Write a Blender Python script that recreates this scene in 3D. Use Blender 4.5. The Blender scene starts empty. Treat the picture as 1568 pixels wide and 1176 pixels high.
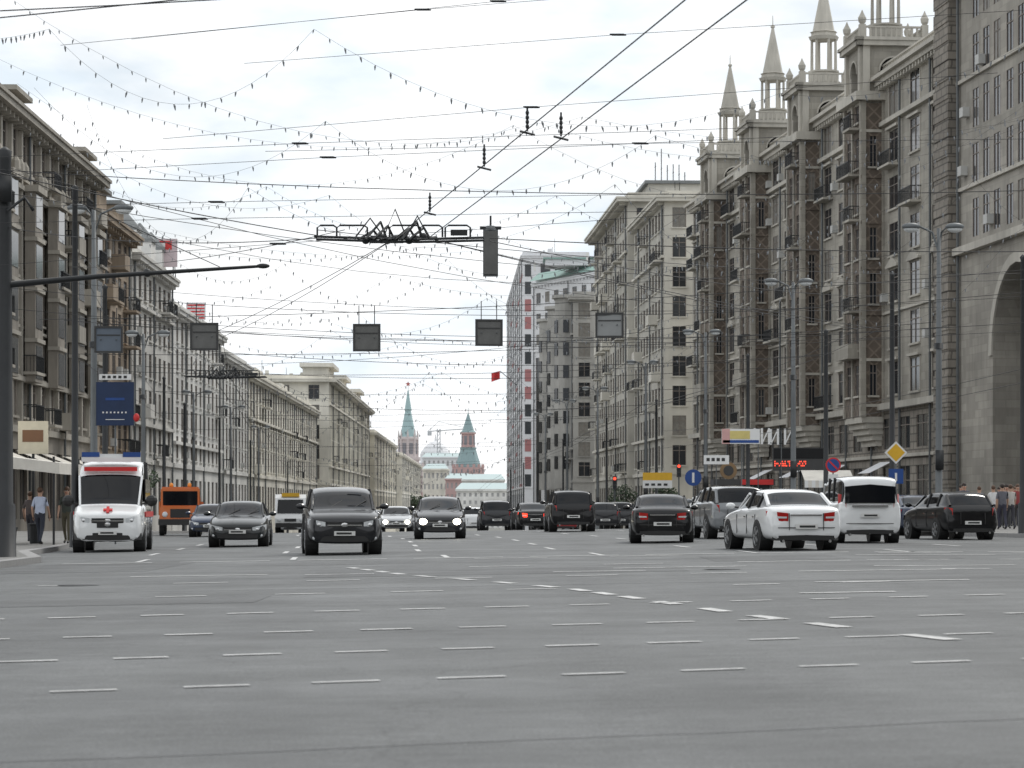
import bpy, math, random
from mathutils import Vector, Matrix
random.seed(7)
scene=bpy.context.scene
R=random.uniform
# ------------------------------------------------------------------ materials
def M(name,col,rough=.8,metal=0,var=.15,scale=1.5,bump=0,bscale=30,streak=False,emit=0,coat=0,spec=.5,brick=None,diamond=False):
    m=bpy.data.materials.new(name); m.use_nodes=True
    nt=m.node_tree; N=nt.nodes; Lk=nt.links; b=N['Principled BSDF']
    b.inputs['Roughness'].default_value=rough; b.inputs['Metallic'].default_value=metal
    b.inputs['Specular IOR Level'].default_value=spec
    b.inputs['Coat Weight'].default_value=coat; b.inputs['Coat Roughness'].default_value=.04
    tc=N.new('ShaderNodeTexCoord'); mp=N.new('ShaderNodeMapping'); Lk.new(tc.outputs['Object'],mp.inputs[0])
    mp.inputs['Scale'].default_value=(1,1,.18) if streak else (1,1,1)
    n=N.new('ShaderNodeTexNoise'); n.inputs['Scale'].default_value=scale; n.inputs['Detail'].default_value=6; n.inputs['Roughness'].default_value=.65
    Lk.new(mp.outputs[0],n.inputs['Vector'])
    r=N.new('ShaderNodeMapRange'); r.inputs[1].default_value=.25; r.inputs[2].default_value=.75
    r.inputs[3].default_value=1-var; r.inputs[4].default_value=1+var; Lk.new(n.outputs[0],r.inputs[0])
    mul=N.new('ShaderNodeMix'); mul.data_type='RGBA'; mul.blend_type='MULTIPLY'; mul.inputs[0].default_value=1
    mul.inputs[6].default_value=(*col,1); Lk.new(r.outputs[0],mul.inputs[7])
    out=mul.outputs[2]
    if streak:
        n3=N.new('ShaderNodeTexNoise'); n3.inputs['Scale'].default_value=.16; n3.inputs['Detail'].default_value=3; Lk.new(tc.outputs['Object'],n3.inputs['Vector'])
        r3=N.new('ShaderNodeMapRange'); r3.inputs[1].default_value=.3; r3.inputs[2].default_value=.7; r3.inputs[3].default_value=.74; r3.inputs[4].default_value=1.16; Lk.new(n3.outputs[0],r3.inputs[0])
        m3=N.new('ShaderNodeMix'); m3.data_type='RGBA'; m3.blend_type='MULTIPLY'; m3.inputs[0].default_value=1
        Lk.new(out,m3.inputs[6]); Lk.new(r3.outputs[0],m3.inputs[7]); out=m3.outputs[2]
    if brick:
        sx=N.new('ShaderNodeSeparateXYZ'); Lk.new(tc.outputs['Object'],sx.inputs[0])
        ad=N.new('ShaderNodeMath'); Lk.new(sx.outputs[0],ad.inputs[0]); Lk.new(sx.outputs[1],ad.inputs[1])
        cb=N.new('ShaderNodeCombineXYZ'); Lk.new(ad.outputs[0],cb.inputs[0]); Lk.new(sx.outputs[2],cb.inputs[1])
        mp2=N.new('ShaderNodeMapping'); Lk.new(cb.outputs[0],mp2.inputs[0])
        if diamond: mp2.inputs['Rotation'].default_value=(0,0,math.radians(45))
        bt=N.new('ShaderNodeTexBrick'); Lk.new(mp2.outputs[0],bt.inputs['Vector'])
        bt.inputs['Scale'].default_value=1; bt.inputs['Brick Width'].default_value=brick[0]; bt.inputs['Row Height'].default_value=brick[1]
        bt.inputs['Mortar Size'].default_value=brick[2]; bt.inputs['Mortar Smooth'].default_value=.2
        if diamond: bt.offset=0
        bt.inputs['Color1'].default_value=(1,1,1,1); bt.inputs['Color2'].default_value=(.78,.78,.78,1)
        mo=brick[3]; bt.inputs['Mortar'].default_value=(mo,mo,mo,1)
        m2=N.new('ShaderNodeMix'); m2.data_type='RGBA'; m2.blend_type='MULTIPLY'; m2.inputs[0].default_value=1
        Lk.new(out,m2.inputs[6]); Lk.new(bt.outputs[0],m2.inputs[7]); out=m2.outputs[2]
    Lk.new(out,b.inputs['Base Color'])
    if bump:
        n2=N.new('ShaderNodeTexNoise'); n2.inputs['Scale'].default_value=bscale; n2.inputs['Detail'].default_value=4; Lk.new(tc.outputs['Object'],n2.inputs['Vector'])
        bp=N.new('ShaderNodeBump'); bp.inputs['Strength'].default_value=bump; bp.inputs['Distance'].default_value=.02; Lk.new(n2.outputs[0],bp.inputs['Height']); Lk.new(bp.outputs[0],b.inputs['Normal'])
    if emit:
        b.inputs['Emission Color'].default_value=(*col,1); b.inputs['Emission Strength'].default_value=emit
    return m
stoneA=M('stone_a',(.39,.365,.315),.85,streak=True,var=.2,scale=1.2,brick=(1.4,.62,.03,.78))
stoneAl=M('stone_light',(.48,.455,.40),.85,streak=True,var=.17,scale=1.6)
rust=M('stone_rustic',(.31,.28,.24),.88,streak=True,var=.2,brick=(1.3,.6,.06,.4))
diam=M('brick_diamond',(.145,.118,.095),.85,var=.2,brick=(.75,.75,.07,1.45),diamond=True)
stoneB=M('stone_b',(.38,.355,.31),.85,streak=True,var=.17,brick=(1.5,.55,.03,.8))
plC=M('plaster_c',(.60,.575,.51),.9,streak=True,var=.12,scale=.8)
plC2=M('plaster_c2',(.46,.44,.39),.9,streak=True,var=.14,scale=.8)
plD=M('plaster_d',(.40,.39,.365),.9,streak=True,var=.14)
plL1=M('plaster_l1',(.255,.232,.20),.9,streak=True,var=.25)
plL1t=M('plaster_l1_trim',(.37,.345,.30),.9,streak=True,var=.2)
plL2=M('plaster_l2',(.33,.265,.20),.9,streak=True,var=.2)
plL3=M('plaster_l3',(.58,.565,.53),.9,streak=True,var=.15)
plL4=M('plaster_l4',(.70,.69,.66),.9,streak=True,var=.1)
plL5=M('plaster_cream',(.73,.70,.62),.9,streak=True,var=.1)
plL6=M('plaster_cream2',(.66,.62,.52),.9,streak=True,var=.1)
white=M('white_trim',(.74,.73,.70),.8,var=.1)
redp=M('red_panel',(.40,.17,.17),.7,var=.1)
whp=M('white_panel',(.72,.725,.74),.7,var=.08)
roofm=M('roof_metal',(.20,.21,.21),.6,var=.2)
roofg=M('roof_green',(.25,.38,.34),.6,var=.15)
gl1=M('glass_dark',(.018,.021,.026),.12,var=.4,scale=.6,spec=.4)
gl2=M('glass_mid',(.05,.055,.06),.15,var=.3,scale=.6,spec=.4)
gl3=M('glass_curtain',(.20,.19,.17),.5,var=.3,scale=3)
frm=M('window_frame',(.22,.19,.165),.7)
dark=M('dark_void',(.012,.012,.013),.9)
iron=M('black_iron',(.03,.032,.034),.55,metal=.3,var=.2)
steel=M('grey_steel',(.13,.14,.145),.5,metal=.3,var=.15)
wirem=M('wire_rubber',(.03,.03,.032),.7)
bulbm=M('garland_bulb',(.22,.23,.24),.3)
lampgl=M('lamp_glass',(.62,.64,.64),.3,var=.05)
conc=M('pavement_slabs',(.20,.195,.185),.85,var=.2,brick=(.6,.6,.02,.6))
kerbm=M('kerb_granite',(.27,.265,.26),.8,var=.2,scale=8)
acm=M('ac_unit',(.5,.5,.48),.6)
canvas=M('awning_canvas',(.66,.63,.57),.9)
signback=M('sign_back',(.15,.15,.145),.5,metal=.2,var=.2,scale=4)
signfr=M('sign_rim',(.05,.05,.05),.5)
blue=M('sign_blue',(.02,.07,.26),.4); navy=M('sign_navy',(.012,.03,.085),.5)
yellow=M('sign_yellow',(.72,.42,.03),.4); red=M('sign_red',(.6,.03,.03),.4); wht=M('sign_white',(.75,.75,.74),.4,var=.04)
led=M('led_red',(1,.08,.04),.4,emit=1.6)
GL=[gl1,gl1,gl1,gl1,gl2,gl3]
# ------------------------------------------------------------------ mesh builder
class MB:
    def __init__(s): s.v=[];s.f=[];s.m=[];s.mats=[]
    def mi(s,mt):
        if mt not in s.mats: s.mats.append(mt)
        return s.mats.index(mt)
    def poly(s,pts,mt):
        i=len(s.v); s.v+= [tuple(p) for p in pts]; s.f.append(tuple(range(i,i+len(pts)))); s.m.append(s.mi(mt))
    def box(s,x0,x1,y0,y1,z0,z1,mt,T=None):
        c=[Vector((x,y,z)) for z in (z0,z1) for y in (y0,y1) for x in (x0,x1)]
        if T: c=[T@p for p in c]
        i=len(s.v); s.v+=[tuple(p) for p in c]
        for f in ((0,2,3,1),(4,5,7,6),(0,1,5,4),(2,6,7,3),(0,4,6,2),(1,3,7,5)):
            s.f.append(tuple(i+k for k in f)); s.m.append(s.mi(mt))
    def tube(s,pts,r,mt,n=5,cap=True):
        pts=[Vector(p) for p in pts]; rs=r if isinstance(r,(list,tuple)) else [r]*len(pts)
        i0=len(s.v)
        for k,p in enumerate(pts):
            d=(pts[min(k+1,len(pts)-1)]-pts[max(k-1,0)])
            if d.length<1e-9: d=Vector((0,0,1))
            d.normalize()
            a=Vector((0,0,1)) if abs(d.z)<.9 else Vector((1,0,0))
            u=d.cross(a).normalized(); w=d.cross(u)
            for j in range(n):
                t=2*math.pi*j/n; s.v.append(tuple(p+(u*math.cos(t)+w*math.sin(t))*rs[k]))
        mi=s.mi(mt)
        for k in range(len(pts)-1):
            for j in range(n):
                a=i0+k*n+j; b=i0+k*n+(j+1)%n
                s.f.append((a,b,b+n,a+n)); s.m.append(mi)
        if cap:
            s.f.append(tuple(i0+j for j in range(n))); s.m.append(mi)
            e=i0+(len(pts)-1)*n; s.f.append(tuple(e+j for j in range(n))); s.m.append(mi)
    def lathe(s,c,prof,n,mt,rot=0,T=None):
        i0=len(s.v); c=Vector(c)
        for z,r in prof:
            for j in range(n):
                t=2*math.pi*j/n+rot; p=c+Vector((math.cos(t)*r,math.sin(t)*r,z))
                s.v.append(tuple(T@p if T else p))
        mi=s.mi(mt)
        for k in range(len(prof)-1):
            for j in range(n):
                a=i0+k*n+j; b=i0+k*n+(j+1)%n
                s.f.append((a,b,b+n,a+n)); s.m.append(mi)
        s.f.append(tuple(i0+j for j in range(n))); s.m.append(mi)
        e=i0+(len(prof)-1)*n; s.f.append(tuple(e+j for j in range(n))); s.m.append(mi)
    def ball(s,c,rx,ry,rz,mt,n=10,k=6):
        i0=len(s.v); mi=s.mi(mt)
        for a in range(k+1):
            ph=math.pi*a/k
            for j in range(n):
                t=2*math.pi*j/n
                s.v.append((c[0]+rx*math.sin(ph)*math.cos(t),c[1]+ry*math.sin(ph)*math.sin(t),c[2]+rz*math.cos(ph)))
        for a in range(k):
            for j in range(n):
                p=i0+a*n+j; q=i0+a*n+(j+1)%n
                s.f.append((p,q,q+n,p+n)); s.m.append(mi)
    def obj(s,name,parent=None,smooth=False,loc=None,rz=0):
        me=bpy.data.meshes.new(name); me.from_pydata(s.v,[],s.f)
        for mt in s.mats: me.materials.append(mt)
        me.polygons.foreach_set('material_index',s.m)
        if smooth: me.polygons.foreach_set('use_smooth',[True]*len(s.f))
        me.update(); o=bpy.data.objects.new(name,me); scene.collection.objects.link(o)
        if parent: o.parent=parent
        if loc: o.location=loc
        if rz: o.rotation_euler=(0,0,rz)
        return o
def E(name,loc=(0,0,0),rz=0):
    o=bpy.data.objects.new(name,None); scene.collection.objects.link(o); o.location=loc; o.rotation_euler=(0,0,rz); o.empty_display_size=.3
    return o
# ------------------------------------------------------------------ ground
def sstep(a,b,t):
    t=max(0,min(1,(t-a)/(b-a))); return t*t*(3-2*t)
def gz(x,y):
    c=.015*max(-16,min(7,x))*(1-sstep(110,220,y))
    d=0
    if y>115:
        yy=min(y,900); w=30
        d=-.012*((yy-115)**2/(2*w) if yy<115+w else (yy-115-w/2))
    return c+d
def sheet(name,xs,ys,dz,mt,f=gz):
    mb=MB()
    for y in ys:
        for x in xs: mb.v.append((x,y,f(x,y)+dz))
    n=len(xs)
    for j in range(len(ys)-1):
        for i in range(n-1):
            a=j*n+i; mb.f.append((a,a+1,a+1+n,a+n)); mb.m.append(mb.mi(mt))
    return mb.obj(name,smooth=True)
def asphalt(name,col,big=1.0):
    m=bpy.data.materials.new(name); m.use_nodes=True; nt=m.node_tree; N=nt.nodes; L=nt.links; b=N['Principled BSDF']
    tc=N.new('ShaderNodeTexCoord')
    def noise(sc,det=5,sx=1,sy=1,ro=.6):
        mp=N.new('ShaderNodeMapping'); mp.inputs['Scale'].default_value=(sx,sy,1); L.new(tc.outputs['Object'],mp.inputs[0])
        n=N.new('ShaderNodeTexNoise'); n.inputs['Scale'].default_value=sc; n.inputs['Detail'].default_value=det; n.inputs['Roughness'].default_value=ro; L.new(mp.outputs[0],n.inputs[0]); return n.outputs[0]
    def rng(s,a,b2,c,d):
        r=N.new('ShaderNodeMapRange'); r.inputs[1].default_value=a; r.inputs[2].default_value=b2; r.inputs[3].default_value=c; r.inputs[4].default_value=d; L.new(s,r.inputs[0]); return r.outputs[0]
    def mul(a,b2):
        q=N.new('ShaderNodeMath'); q.operation='MULTIPLY'; L.new(a,q.inputs[0]); L.new(b2,q.inputs[1]); return q.outputs[0]
    v=mul(rng(noise(55,3),.3,.7,.55,1.45),rng(noise(.35,6,.5,1,.7),.3,.7,.76,1.2))
    v=mul(v,rng(noise(.8,4,1,.12),.35,.65,.88,1.1))
    v=mul(v,rng(noise(6,5,.6,1),.3,.7,.86,1.12))
    vo=N.new('ShaderNodeTexVoronoi'); vo.feature='DISTANCE_TO_EDGE'; vo.inputs['Scale'].default_value=.16
    mpw=N.new('ShaderNodeVectorMath'); mpw.operation='ADD'
    nz=N.new('ShaderNodeTexNoise'); nz.inputs['Scale'].default_value=1.2; nz.inputs['Detail'].default_value=5; L.new(tc.outputs['Object'],nz.inputs[0])
    L.new(tc.outputs['Object'],mpw.inputs[0]); L.new(nz.outputs[1],mpw.inputs[1]); L.new(mpw.outputs[0],vo.inputs['Vector'])
    v=mul(v,rng(vo.outputs[0],0,.0035,.7,1))
    cb=N.new('ShaderNodeMix'); cb.data_type='RGBA'; cb.blend_type='MULTIPLY'; cb.inputs[0].default_value=1; cb.inputs[6].default_value=(*col,1); L.new(v,cb.inputs[7]); L.new(cb.outputs[2],b.inputs['Base Color'])
    L.new(rng(noise(.5,4,.6,1),.3,.7,.5,.72),b.inputs['Roughness'])
    bp=N.new('ShaderNodeBump'); bp.inputs['Strength'].default_value=.45; bp.inputs['Distance'].default_value=.01; L.new(noise(90,3),bp.inputs['Height']); L.new(bp.outputs[0],b.inputs['Normal'])
    b.inputs['Specular IOR Level'].default_value=.4
    return m
asp=asphalt('asphalt',(.108,.112,.112)); asp2=asphalt('asphalt_patch',(.088,.091,.091))
paint=M('road_paint',(.52,.52,.51),.6,var=.5,scale=7)
earth=M('ground_soil',(.16,.16,.145),.9)
ys=[-75,-20]+list(range(0,240,3))+list(range(240,900,20))+[900,905]
xs=[-60,-45,-30,-22,-16,-12,-8,-4,0,3.5,7,12,18,25,35,60]
sheet('road',xs,ys,0,asp)
gy=[-600,-75,-20]+list(range(0,240,6))+list(range(240,900,40))+[900,1200,2000,3500,6000]
sheet('ground',[-4000,-800,-200,-60,-16,7,60,200,800,4000],gy,-.12,earth)
KL=[(42,-16),(44,-12),(47,-10.6),(62,-10.9),(72,-13.0),(80,-13.6),(95,-15.2),(127,-17.5),(190,-22),(300,-27.5),(500,-31.5),(900,-38)]
KR=[(78,26),(80,20),(84,17.6),(95,14.8),(118,11.9),(152,10.4),(184,8.5),(225,6.5),(252,4.6),(288,2.9),(400,-1),(550,-6),(900,-16)]
def interp(K,y):
    for (a,b),(c,d) in zip(K,K[1:]):
        if a<=y<=c: return b+(d-b)*(y-a)/(c-a)
    return K[0][1] if y<K[0][0] else K[-1][1]
def sidewalk(K,sg,name):
    mb=MB(); yy=[]
    for (a,_),(c,_) in zip(K,K[1:]):
        n=max(1,int((c-a)/8)); yy+=[a+(c-a)*i/n for i in range(n)]
    yy.append(K[-1][0]); H=.14
    for y0,y1 in zip(yy,yy[1:]):
        a=interp(K,y0); b=interp(K,y1); o=58*sg
        ka=a+.3*sg; kb=b+.3*sg
        P=lambda x,y,h:(x,y,gz(x,y)+h)
        mb.poly([P(a,y0,-.05),P(b,y1,-.05),P(b,y1,H),P(a,y0,H)],kerbm)
        mb.poly([P(a,y0,H),P(b,y1,H),P(kb,y1,H+.003),P(ka,y0,H+.003)],kerbm)
        xs_=[ka,ka+4*sg,ka+10*sg,o]; xt=[kb,kb+4*sg,kb+10*sg,o]
        for i in range(3):
            mb.poly([P(xs_[i],y0,H+.003),P(xt[i],y1,H+.003),P(xt[i+1],y1,H+.003),P(xs_[i+1],y0,H+.003)],conc)
    a=K[0][1]; y=K[0][0]
    mb.poly([(a,y,gz(a,y)-.05),(a,y,gz(a,y)+H),(58*sg,y,gz(58*sg,y)+H),(58*sg,y,gz(58*sg,y)-.05)],kerbm)
    mb.obj(name)
sidewalk(KL,-1,'pavement'); sidewalk(KR,1,'pavement')
mb=MB()
for x0,x1,y0,y1 in [(-7,-3.2,33.5,36),(-3.5,3,45,49),(4,9,52,57),(-12,-7,52,60),(8,13,66,74)]:
    nx=max(1,int((x1-x0)/2)); ny=max(1,int((y1-y0)/2))
    for i in range(nx):
        for j in range(ny):
            q=[(x0+(x1-x0)*(i+a)/nx,y0+(y1-y0)*(j+b)/ny) for a,b in ((0,0),(1,0),(1,1),(0,1))]
            mb.poly([(x,y+.12*x,gz(x,y+.12*x)+.003) for x,y in q],asp2)
mb.obj('road_repair_patch')
mk=MB()
def mark(x,y,ang,l,w):
    c,s=math.cos(ang),math.sin(ang); p=[]
    for a,b in ((-l/2,-w/2),(l/2,-w/2),(l/2,w/2),(-l/2,w/2)):
        X=x+a*c-b*s; Y=y+a*s+b*c; p.append((X,Y,gz(X,Y)+.008))
    mk.poly(p,paint)
for (xa,ya,sl,pitch,dl,w,n0,n1) in [(-2.75,17.2,.29,.86,.46,.10,-2,12),(-3.75,20.7,.275,.88,.46,.12,-2,14),(-3.9,24.6,.235,.93,.48,.14,-2,16),(-4.8,29.2,.26,.98,.50,.16,-2,18),(-6,35.5,.2,1.6,.7,.16,1,16),(-7,42,.16,2.1,.9,.2,0,16),(-8,50,.12,2.6,1.2,.22,1,14),(-9,58,.08,3,1.6,.24,3,14)]:
    a=math.atan(sl)
    for k in range(n0,n1):
        x=xa+k*pitch*math.cos(a); y=ya+k*pitch*math.sin(a)
        if ya>33 and random.random()<.25: continue
        mark(x,y+R(-.03,.03),a+R(-.015,.015),dl*R(.93,1.04),w*R(.85,1.1))
pts=[(-3.2,52),(-1.8,45.5),(-.4,41),(.77,36.8),(1.6,32),(2.35,27.5),(3.1,23.8),(3.85,20.8),(4.6,18)]
for (x0,y0),(x1,y1) in zip(pts,pts[1:]):
    L_=math.hypot(x1-x0,y1-y0); n=max(1,int(L_/1.6)); a=math.atan2(y1-y0,x1-x0)
    for i in range(n):
        t=(i+.5)/n; mark(x0+(x1-x0)*t,y0+(y1-y0)*t,a,1.0,.17)
for lane in range(-3,4):
    for y in range(62,230,9):
        c=(interp(KL,y)+interp(KR,max(y,95)))/2
        x=c+lane*3.5; mark(x,y,math.pi/2+.06,3.2,.13)
for i in range(9): mark(-9+i*2.6,59.5+i*.15,0.02,2.0,.30)
for x,y,l in [(-5.5,47,2.4),(-3,46.5,1.2),(1.5,46,1.6),(3.0,48,2.4),(6,44,2.6),(7,52,3),(8.8,57,3),(5.4,38,2.2),(7.6,47,2.5),(4.2,33.5,1.2)]: mark(x,y,.05,l,.22)
mk.obj('road_markings')
tar=M('tar_seam',(.055,.055,.055),.5)
mb=MB()
def seam(p,w):
    for (x0,y0),(x1,y1) in zip(p,p[1:]):
        d=Vector((x1-x0,y1-y0,0)).normalized(); n=Vector((-d.y,d.x,0))*w/2
        mb.poly([(x0-n.x,y0-n.y,gz(x0,y0)+.005),(x1-n.x,y1-n.y,gz(x1,y1)+.005),(x1+n.x,y1+n.y,gz(x1,y1)+.005),(x0+n.x,y0+n.y,gz(x0,y0)+.005)],tar)
seam([(-3+.4*i,12.1+.13*i+R(-.05,.05)) for i in range(16)],.022)
seam([(-9+.8*i,38+R(-.1,.1)+.05*i) for i in range(26)],.06)
seam([(-6+.8*i,54.5+R(-.1,.1)+.08*i) for i in range(22)],.10)
mb.obj('road_repair_seam')
mb=MB()
for x,y in [(-6.8,42),(3.6,46)]: mb.lathe((x,y,gz(x,y)+.009),[(0,.33),(.003,.31)],20,iron)
mb.obj('manhole_cover')
# ------------------------------------------------------------------ buildings
UP=Vector((0,0,1))
class Fac:
    def __init__(s,mb,o,du,n): s.mb=mb; s.o=Vector(o); s.du=Vector(du); s.n=Vector(n)
    def P(s,a,z,d=0): return s.o+s.du*a+UP*z+s.n*d
    def box(s,a0,a1,z0,z1,d0,d1,mt):
        c=[s.P(a,z,d) for z in (z0,z1) for d in (d0,d1) for a in (a0,a1)]
        i=len(s.mb.v); s.mb.v+=[tuple(p) for p in c]
        for f in ((0,2,3,1),(4,5,7,6),(0,1,5,4),(2,6,7,3),(0,4,6,2),(1,3,7,5)):
            s.mb.f.append(tuple(i+k for k in f)); s.mb.m.append(s.mb.mi(mt))
    def q(s,a0,a1,z0,z1,d,mt): s.mb.poly([s.P(a0,z0,d),s.P(a1,z0,d),s.P(a1,z1,d),s.P(a0,z1,d)],mt)
    def grid(s,S,z0,z1,cols,rows,wall,rec=.1,fr=None,sill=None,hood=None,S0=0,glass=None):
        a=S0
        for c,w in cols:
            s.q(a,c-w/2,z0,z1,0,wall); a=c+w/2
            z=z0
            for zb,h in rows:
                s.q(c-w/2,c+w/2,z,zb,0,wall); z=zb+h
                s.window(c,w,zb,h,wall,rec,fr,glass)
                if sill: s.box(c-w/2-.15,c+w/2+.15,zb-.16,zb-.01,.002,.17,sill)
                if hood: s.box(c-w/2-.2,c+w/2+.2,zb+h+.12,zb+h+.3,.002,.22,hood)
            s.q(c-w/2,c+w/2,z,z1,0,wall)
        s.q(a,S,z0,z1,0,wall)
    def window(s,c,w,zb,h,wall,rec,fr,glass=None):
        a0,a1=c-w/2,c+w/2; z1=zb+h; P=s.P
        for e in ((a0,zb,a1,zb),(a1,zb,a1,z1),(a1,z1,a0,z1),(a0,z1,a0,zb)):
            s.mb.poly([P(e[0],e[1],0),P(e[2],e[3],0),P(e[2],e[3],-rec),P(e[0],e[1],-rec)],wall)
        s.q(a0,a1,zb,z1,-rec,glass or random.choice(GL))
        if fr:
            t=.07
            s.box(c-t/2,c+t/2,zb,z1,-rec+.003,-rec+.05,fr)
            s.box(a0,a1,z1-h*.28,z1-h*.28+t,-rec+.004,-rec+.045,fr)
            for k in (a0,a1-t): s.box(k,k+t,zb,z1,-rec+.002,-rec+.055,fr)
    def arch(s,S,z0,z1,c,w,zs,wall,rec=1.0,back=None,S0=0,trim=None):
        r=w/2; P=s.P; n=14
        s.q(S0,c-r,z0,z1,0,wall); s.q(c+r,S,z0,z1,0,wall)
        pr=[(c+r*math.cos(math.pi*k/n),zs+r*math.sin(math.pi*k/n)) for k in range(n+1)]
        for (a,b),(e,f) in zip(pr,pr[1:]):
            s.mb.poly([P(a,b),P(e,f),P(e,z1),P(a,z1)],wall)
            s.mb.poly([P(a,b),P(e,f),P(e,f,-rec),P(a,b,-rec)],wall)
            if trim:
                k1=1.12; A=(c+(a-c)*k1,zs+(b-zs)*k1); B=(c+(e-c)*k1,zs+(f-zs)*k1)
                s.mb.poly([P(a,b,.12),P(e,f,.12),P(*B,.12),P(*A,.12)],trim)
                s.mb.poly([P(*A,.12),P(*B,.12),P(*B,.0),P(*A,.0)],trim)
                s.mb.poly([P(a,b,.12),P(e,f,.12),P(e,f,0),P(a,b,0)],trim)
        for a in (c-r,c+r): s.mb.poly([P(a,z0),P(a,zs),P(a,zs,-rec),P(a,z0,-rec)],wall)
        s.mb.poly([P(c-r,z0,-rec),P(c+r,z0,-rec)]+[P(a,b,-rec) for a,b in pr],back or dark)  # near-black back panel painted in for the shade inside the arch
    def balcony(s,c,w,z,d=1.1,slab=None,solid=False):
        s.box(c-w/2,c+w/2,z-.18,z,.003,d,slab or stoneAl)
        if solid:
            s.box(c-w/2,c+w/2,z,z+1.0,d-.12,d-.02,slab); s.box(c-w/2,c-w/2+.1,z,z+1.0,.01,d-.12,slab); s.box(c+w/2-.1,c+w/2,z,z+1.0,.01,d-.12,slab)
            return
        s.box(c-w/2,c+w/2,z+.98,z+1.05,d-.08,d-.02,iron)
        for e in (c-w/2,c+w/2-.05): s.box(e,e+.05,z+.98,z+1.05,.01,d-.08,iron)
        k=int(w/.22)
        for i in range(k+1): a=c-w/2+.02+(w-.06)*i/k; s.box(a,a+.035,z,z+.98,d-.07,d-.035,iron)
        for i in range(1,5):
            for e in (c-w/2+.01,c+w/2-.04): s.box(e,e+.03,z,z+.98,d*i/5,d*i/5+.03,iron)
def bframe(name,near,far,side):
    near=Vector((*near,0)); far=Vector((*far,0)); L=(far-near).length
    if side=='R': o=near; d=far-near
    else: o=far; d=near-far
    return E(name,(o.x,o.y,0),math.atan2(d.y,d.x)),L
def building(name,near,far,side,H,wall,rows,pitch,w,h,zb=None,depth=16,base=None,baseh=5,trim=None,fr=frm,corn=.7,sidecols=3,balc=.08,ac=.06,ledges=(),hood=False,parapet=.8,pil=False,roof=roofm,glass=None,sidewall=None,basecols=True,rec=.1):
    e,L=bframe(name,near,far,side); mb=MB(); tr=trim or stoneAl
    zg=min(gz(*near),gz(*far))-1.0; base=base or wall
    n=max(1,int(L/pitch)); off=(L-n*pitch)/2
    cols=[(off+pitch*(i+.5),w) for i in range(n)]
    st=(H-.9-baseh)/rows; rws=[(baseh+st*k+st*.26,h) for k in range(rows)]
    F=Fac(mb,(0,0,0),(1,0,0),(0,1,0))
    F.grid(L,baseh,H,cols,rws,wall,rec,fr,tr,tr if hood else None,glass=glass)
    bc=[(c,w*1.25) for c,_ in cols]
    F.grid(L,zg,baseh,bc,[(.3,baseh-1.6)],base,.15,fr,glass=gl1)
    sw=sidewall or wall
    for o,du,nn,vis in (((0,-depth,0),(0,1,0),(-1,0,0),side=='R'),((L,0,0),(0,-1,0),(1,0,0),side=='L')):
        G=Fac(mb,o,du,nn)
        sc=[(depth*(i+.5)/sidecols,w*.8) for i in range(sidecols)] if sidecols else []
        G.grid(depth,zg,H,sc,rws,sw,rec,fr,tr,glass=glass)
        G.box(-.0,depth+.0,baseh-.2,baseh+.15,.002,.14,tr)
        G.box(-.0,depth+corn,H-.5,H-.12,.002,corn,tr)
        G.box(-.0,depth+corn+.12,H-.12,H+.1,.002,corn+.12,tr)
    mb.box(0,L,-depth-.02,-depth,zg,H,wall)
    mb.box(.01,L-.01,-depth,-.01,H+.003,H+.1,roof)
    F.box(0,L,baseh-.22,baseh+.18,.002,.22,tr)
    F.box(0,L,H-.5,H-.12,.003,corn,tr); F.box(0,L,H-.12,H+.1,.003,corn+.12,tr)
    for k in range(int(L/1.4)): F.box(.4+k*1.4,.75+k*1.4,H-.85,H-.5,.002,corn*.7,tr)
    for z in ledges: F.box(0,L,z,z+.3,.002,.35,tr)
    if pil:
        for i in range(n+1):
            a=max(.3,min(L-.3,off+pitch*i)); F.box(a-.28,a+.28,baseh+.2,H-.9,.002,.24,tr)
    if parapet:
        F.box(0,L,H+.1,H+parapet,-.3,-.02,tr)
        G=Fac(mb,(0,0,0) if side=='R' else (L,0,0),(0,-1,0),(-1,0,0) if side=='R' else (1,0,0))
        G.box(0.02,depth,H+.101,H+parapet,-.3,-.03,tr)
    for c,_ in cols:
        for zb_,hh in rws:
            r=random.random()
            if r<balc: F.balcony(c,w+1.0,zb_-.3,1.1,tr,random.random()<.3)
            elif r<balc+ac: F.box(c+w/2+.25,c+w/2+1.05,zb_+.1,zb_+.7,.01,.42,acm)
    for i in range(0,n+1,4):
        a=max(.5,min(L-.5,off+pitch*i+.5)); mb.tube([F.P(a,.3,.18),F.P(a,H-.6,.18)],.09,steel,6)
    for i in range(int(L/9)):
        a=R(2,L-2); b=-R(2,depth-3); s_=R(.5,1.1); mb.box(a,a+s_*1.6,b,b+s_,H+.1,H+R(1.2,2.2),tr)
        if random.random()<.6: mb.tube([(a+.4,b-.6,H+.1),(a+.4,b-.6,H+R(2.5,4.5))],.04,iron,4)
    mb.obj('walls_and_windows',e)
    return e,L,F
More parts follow.
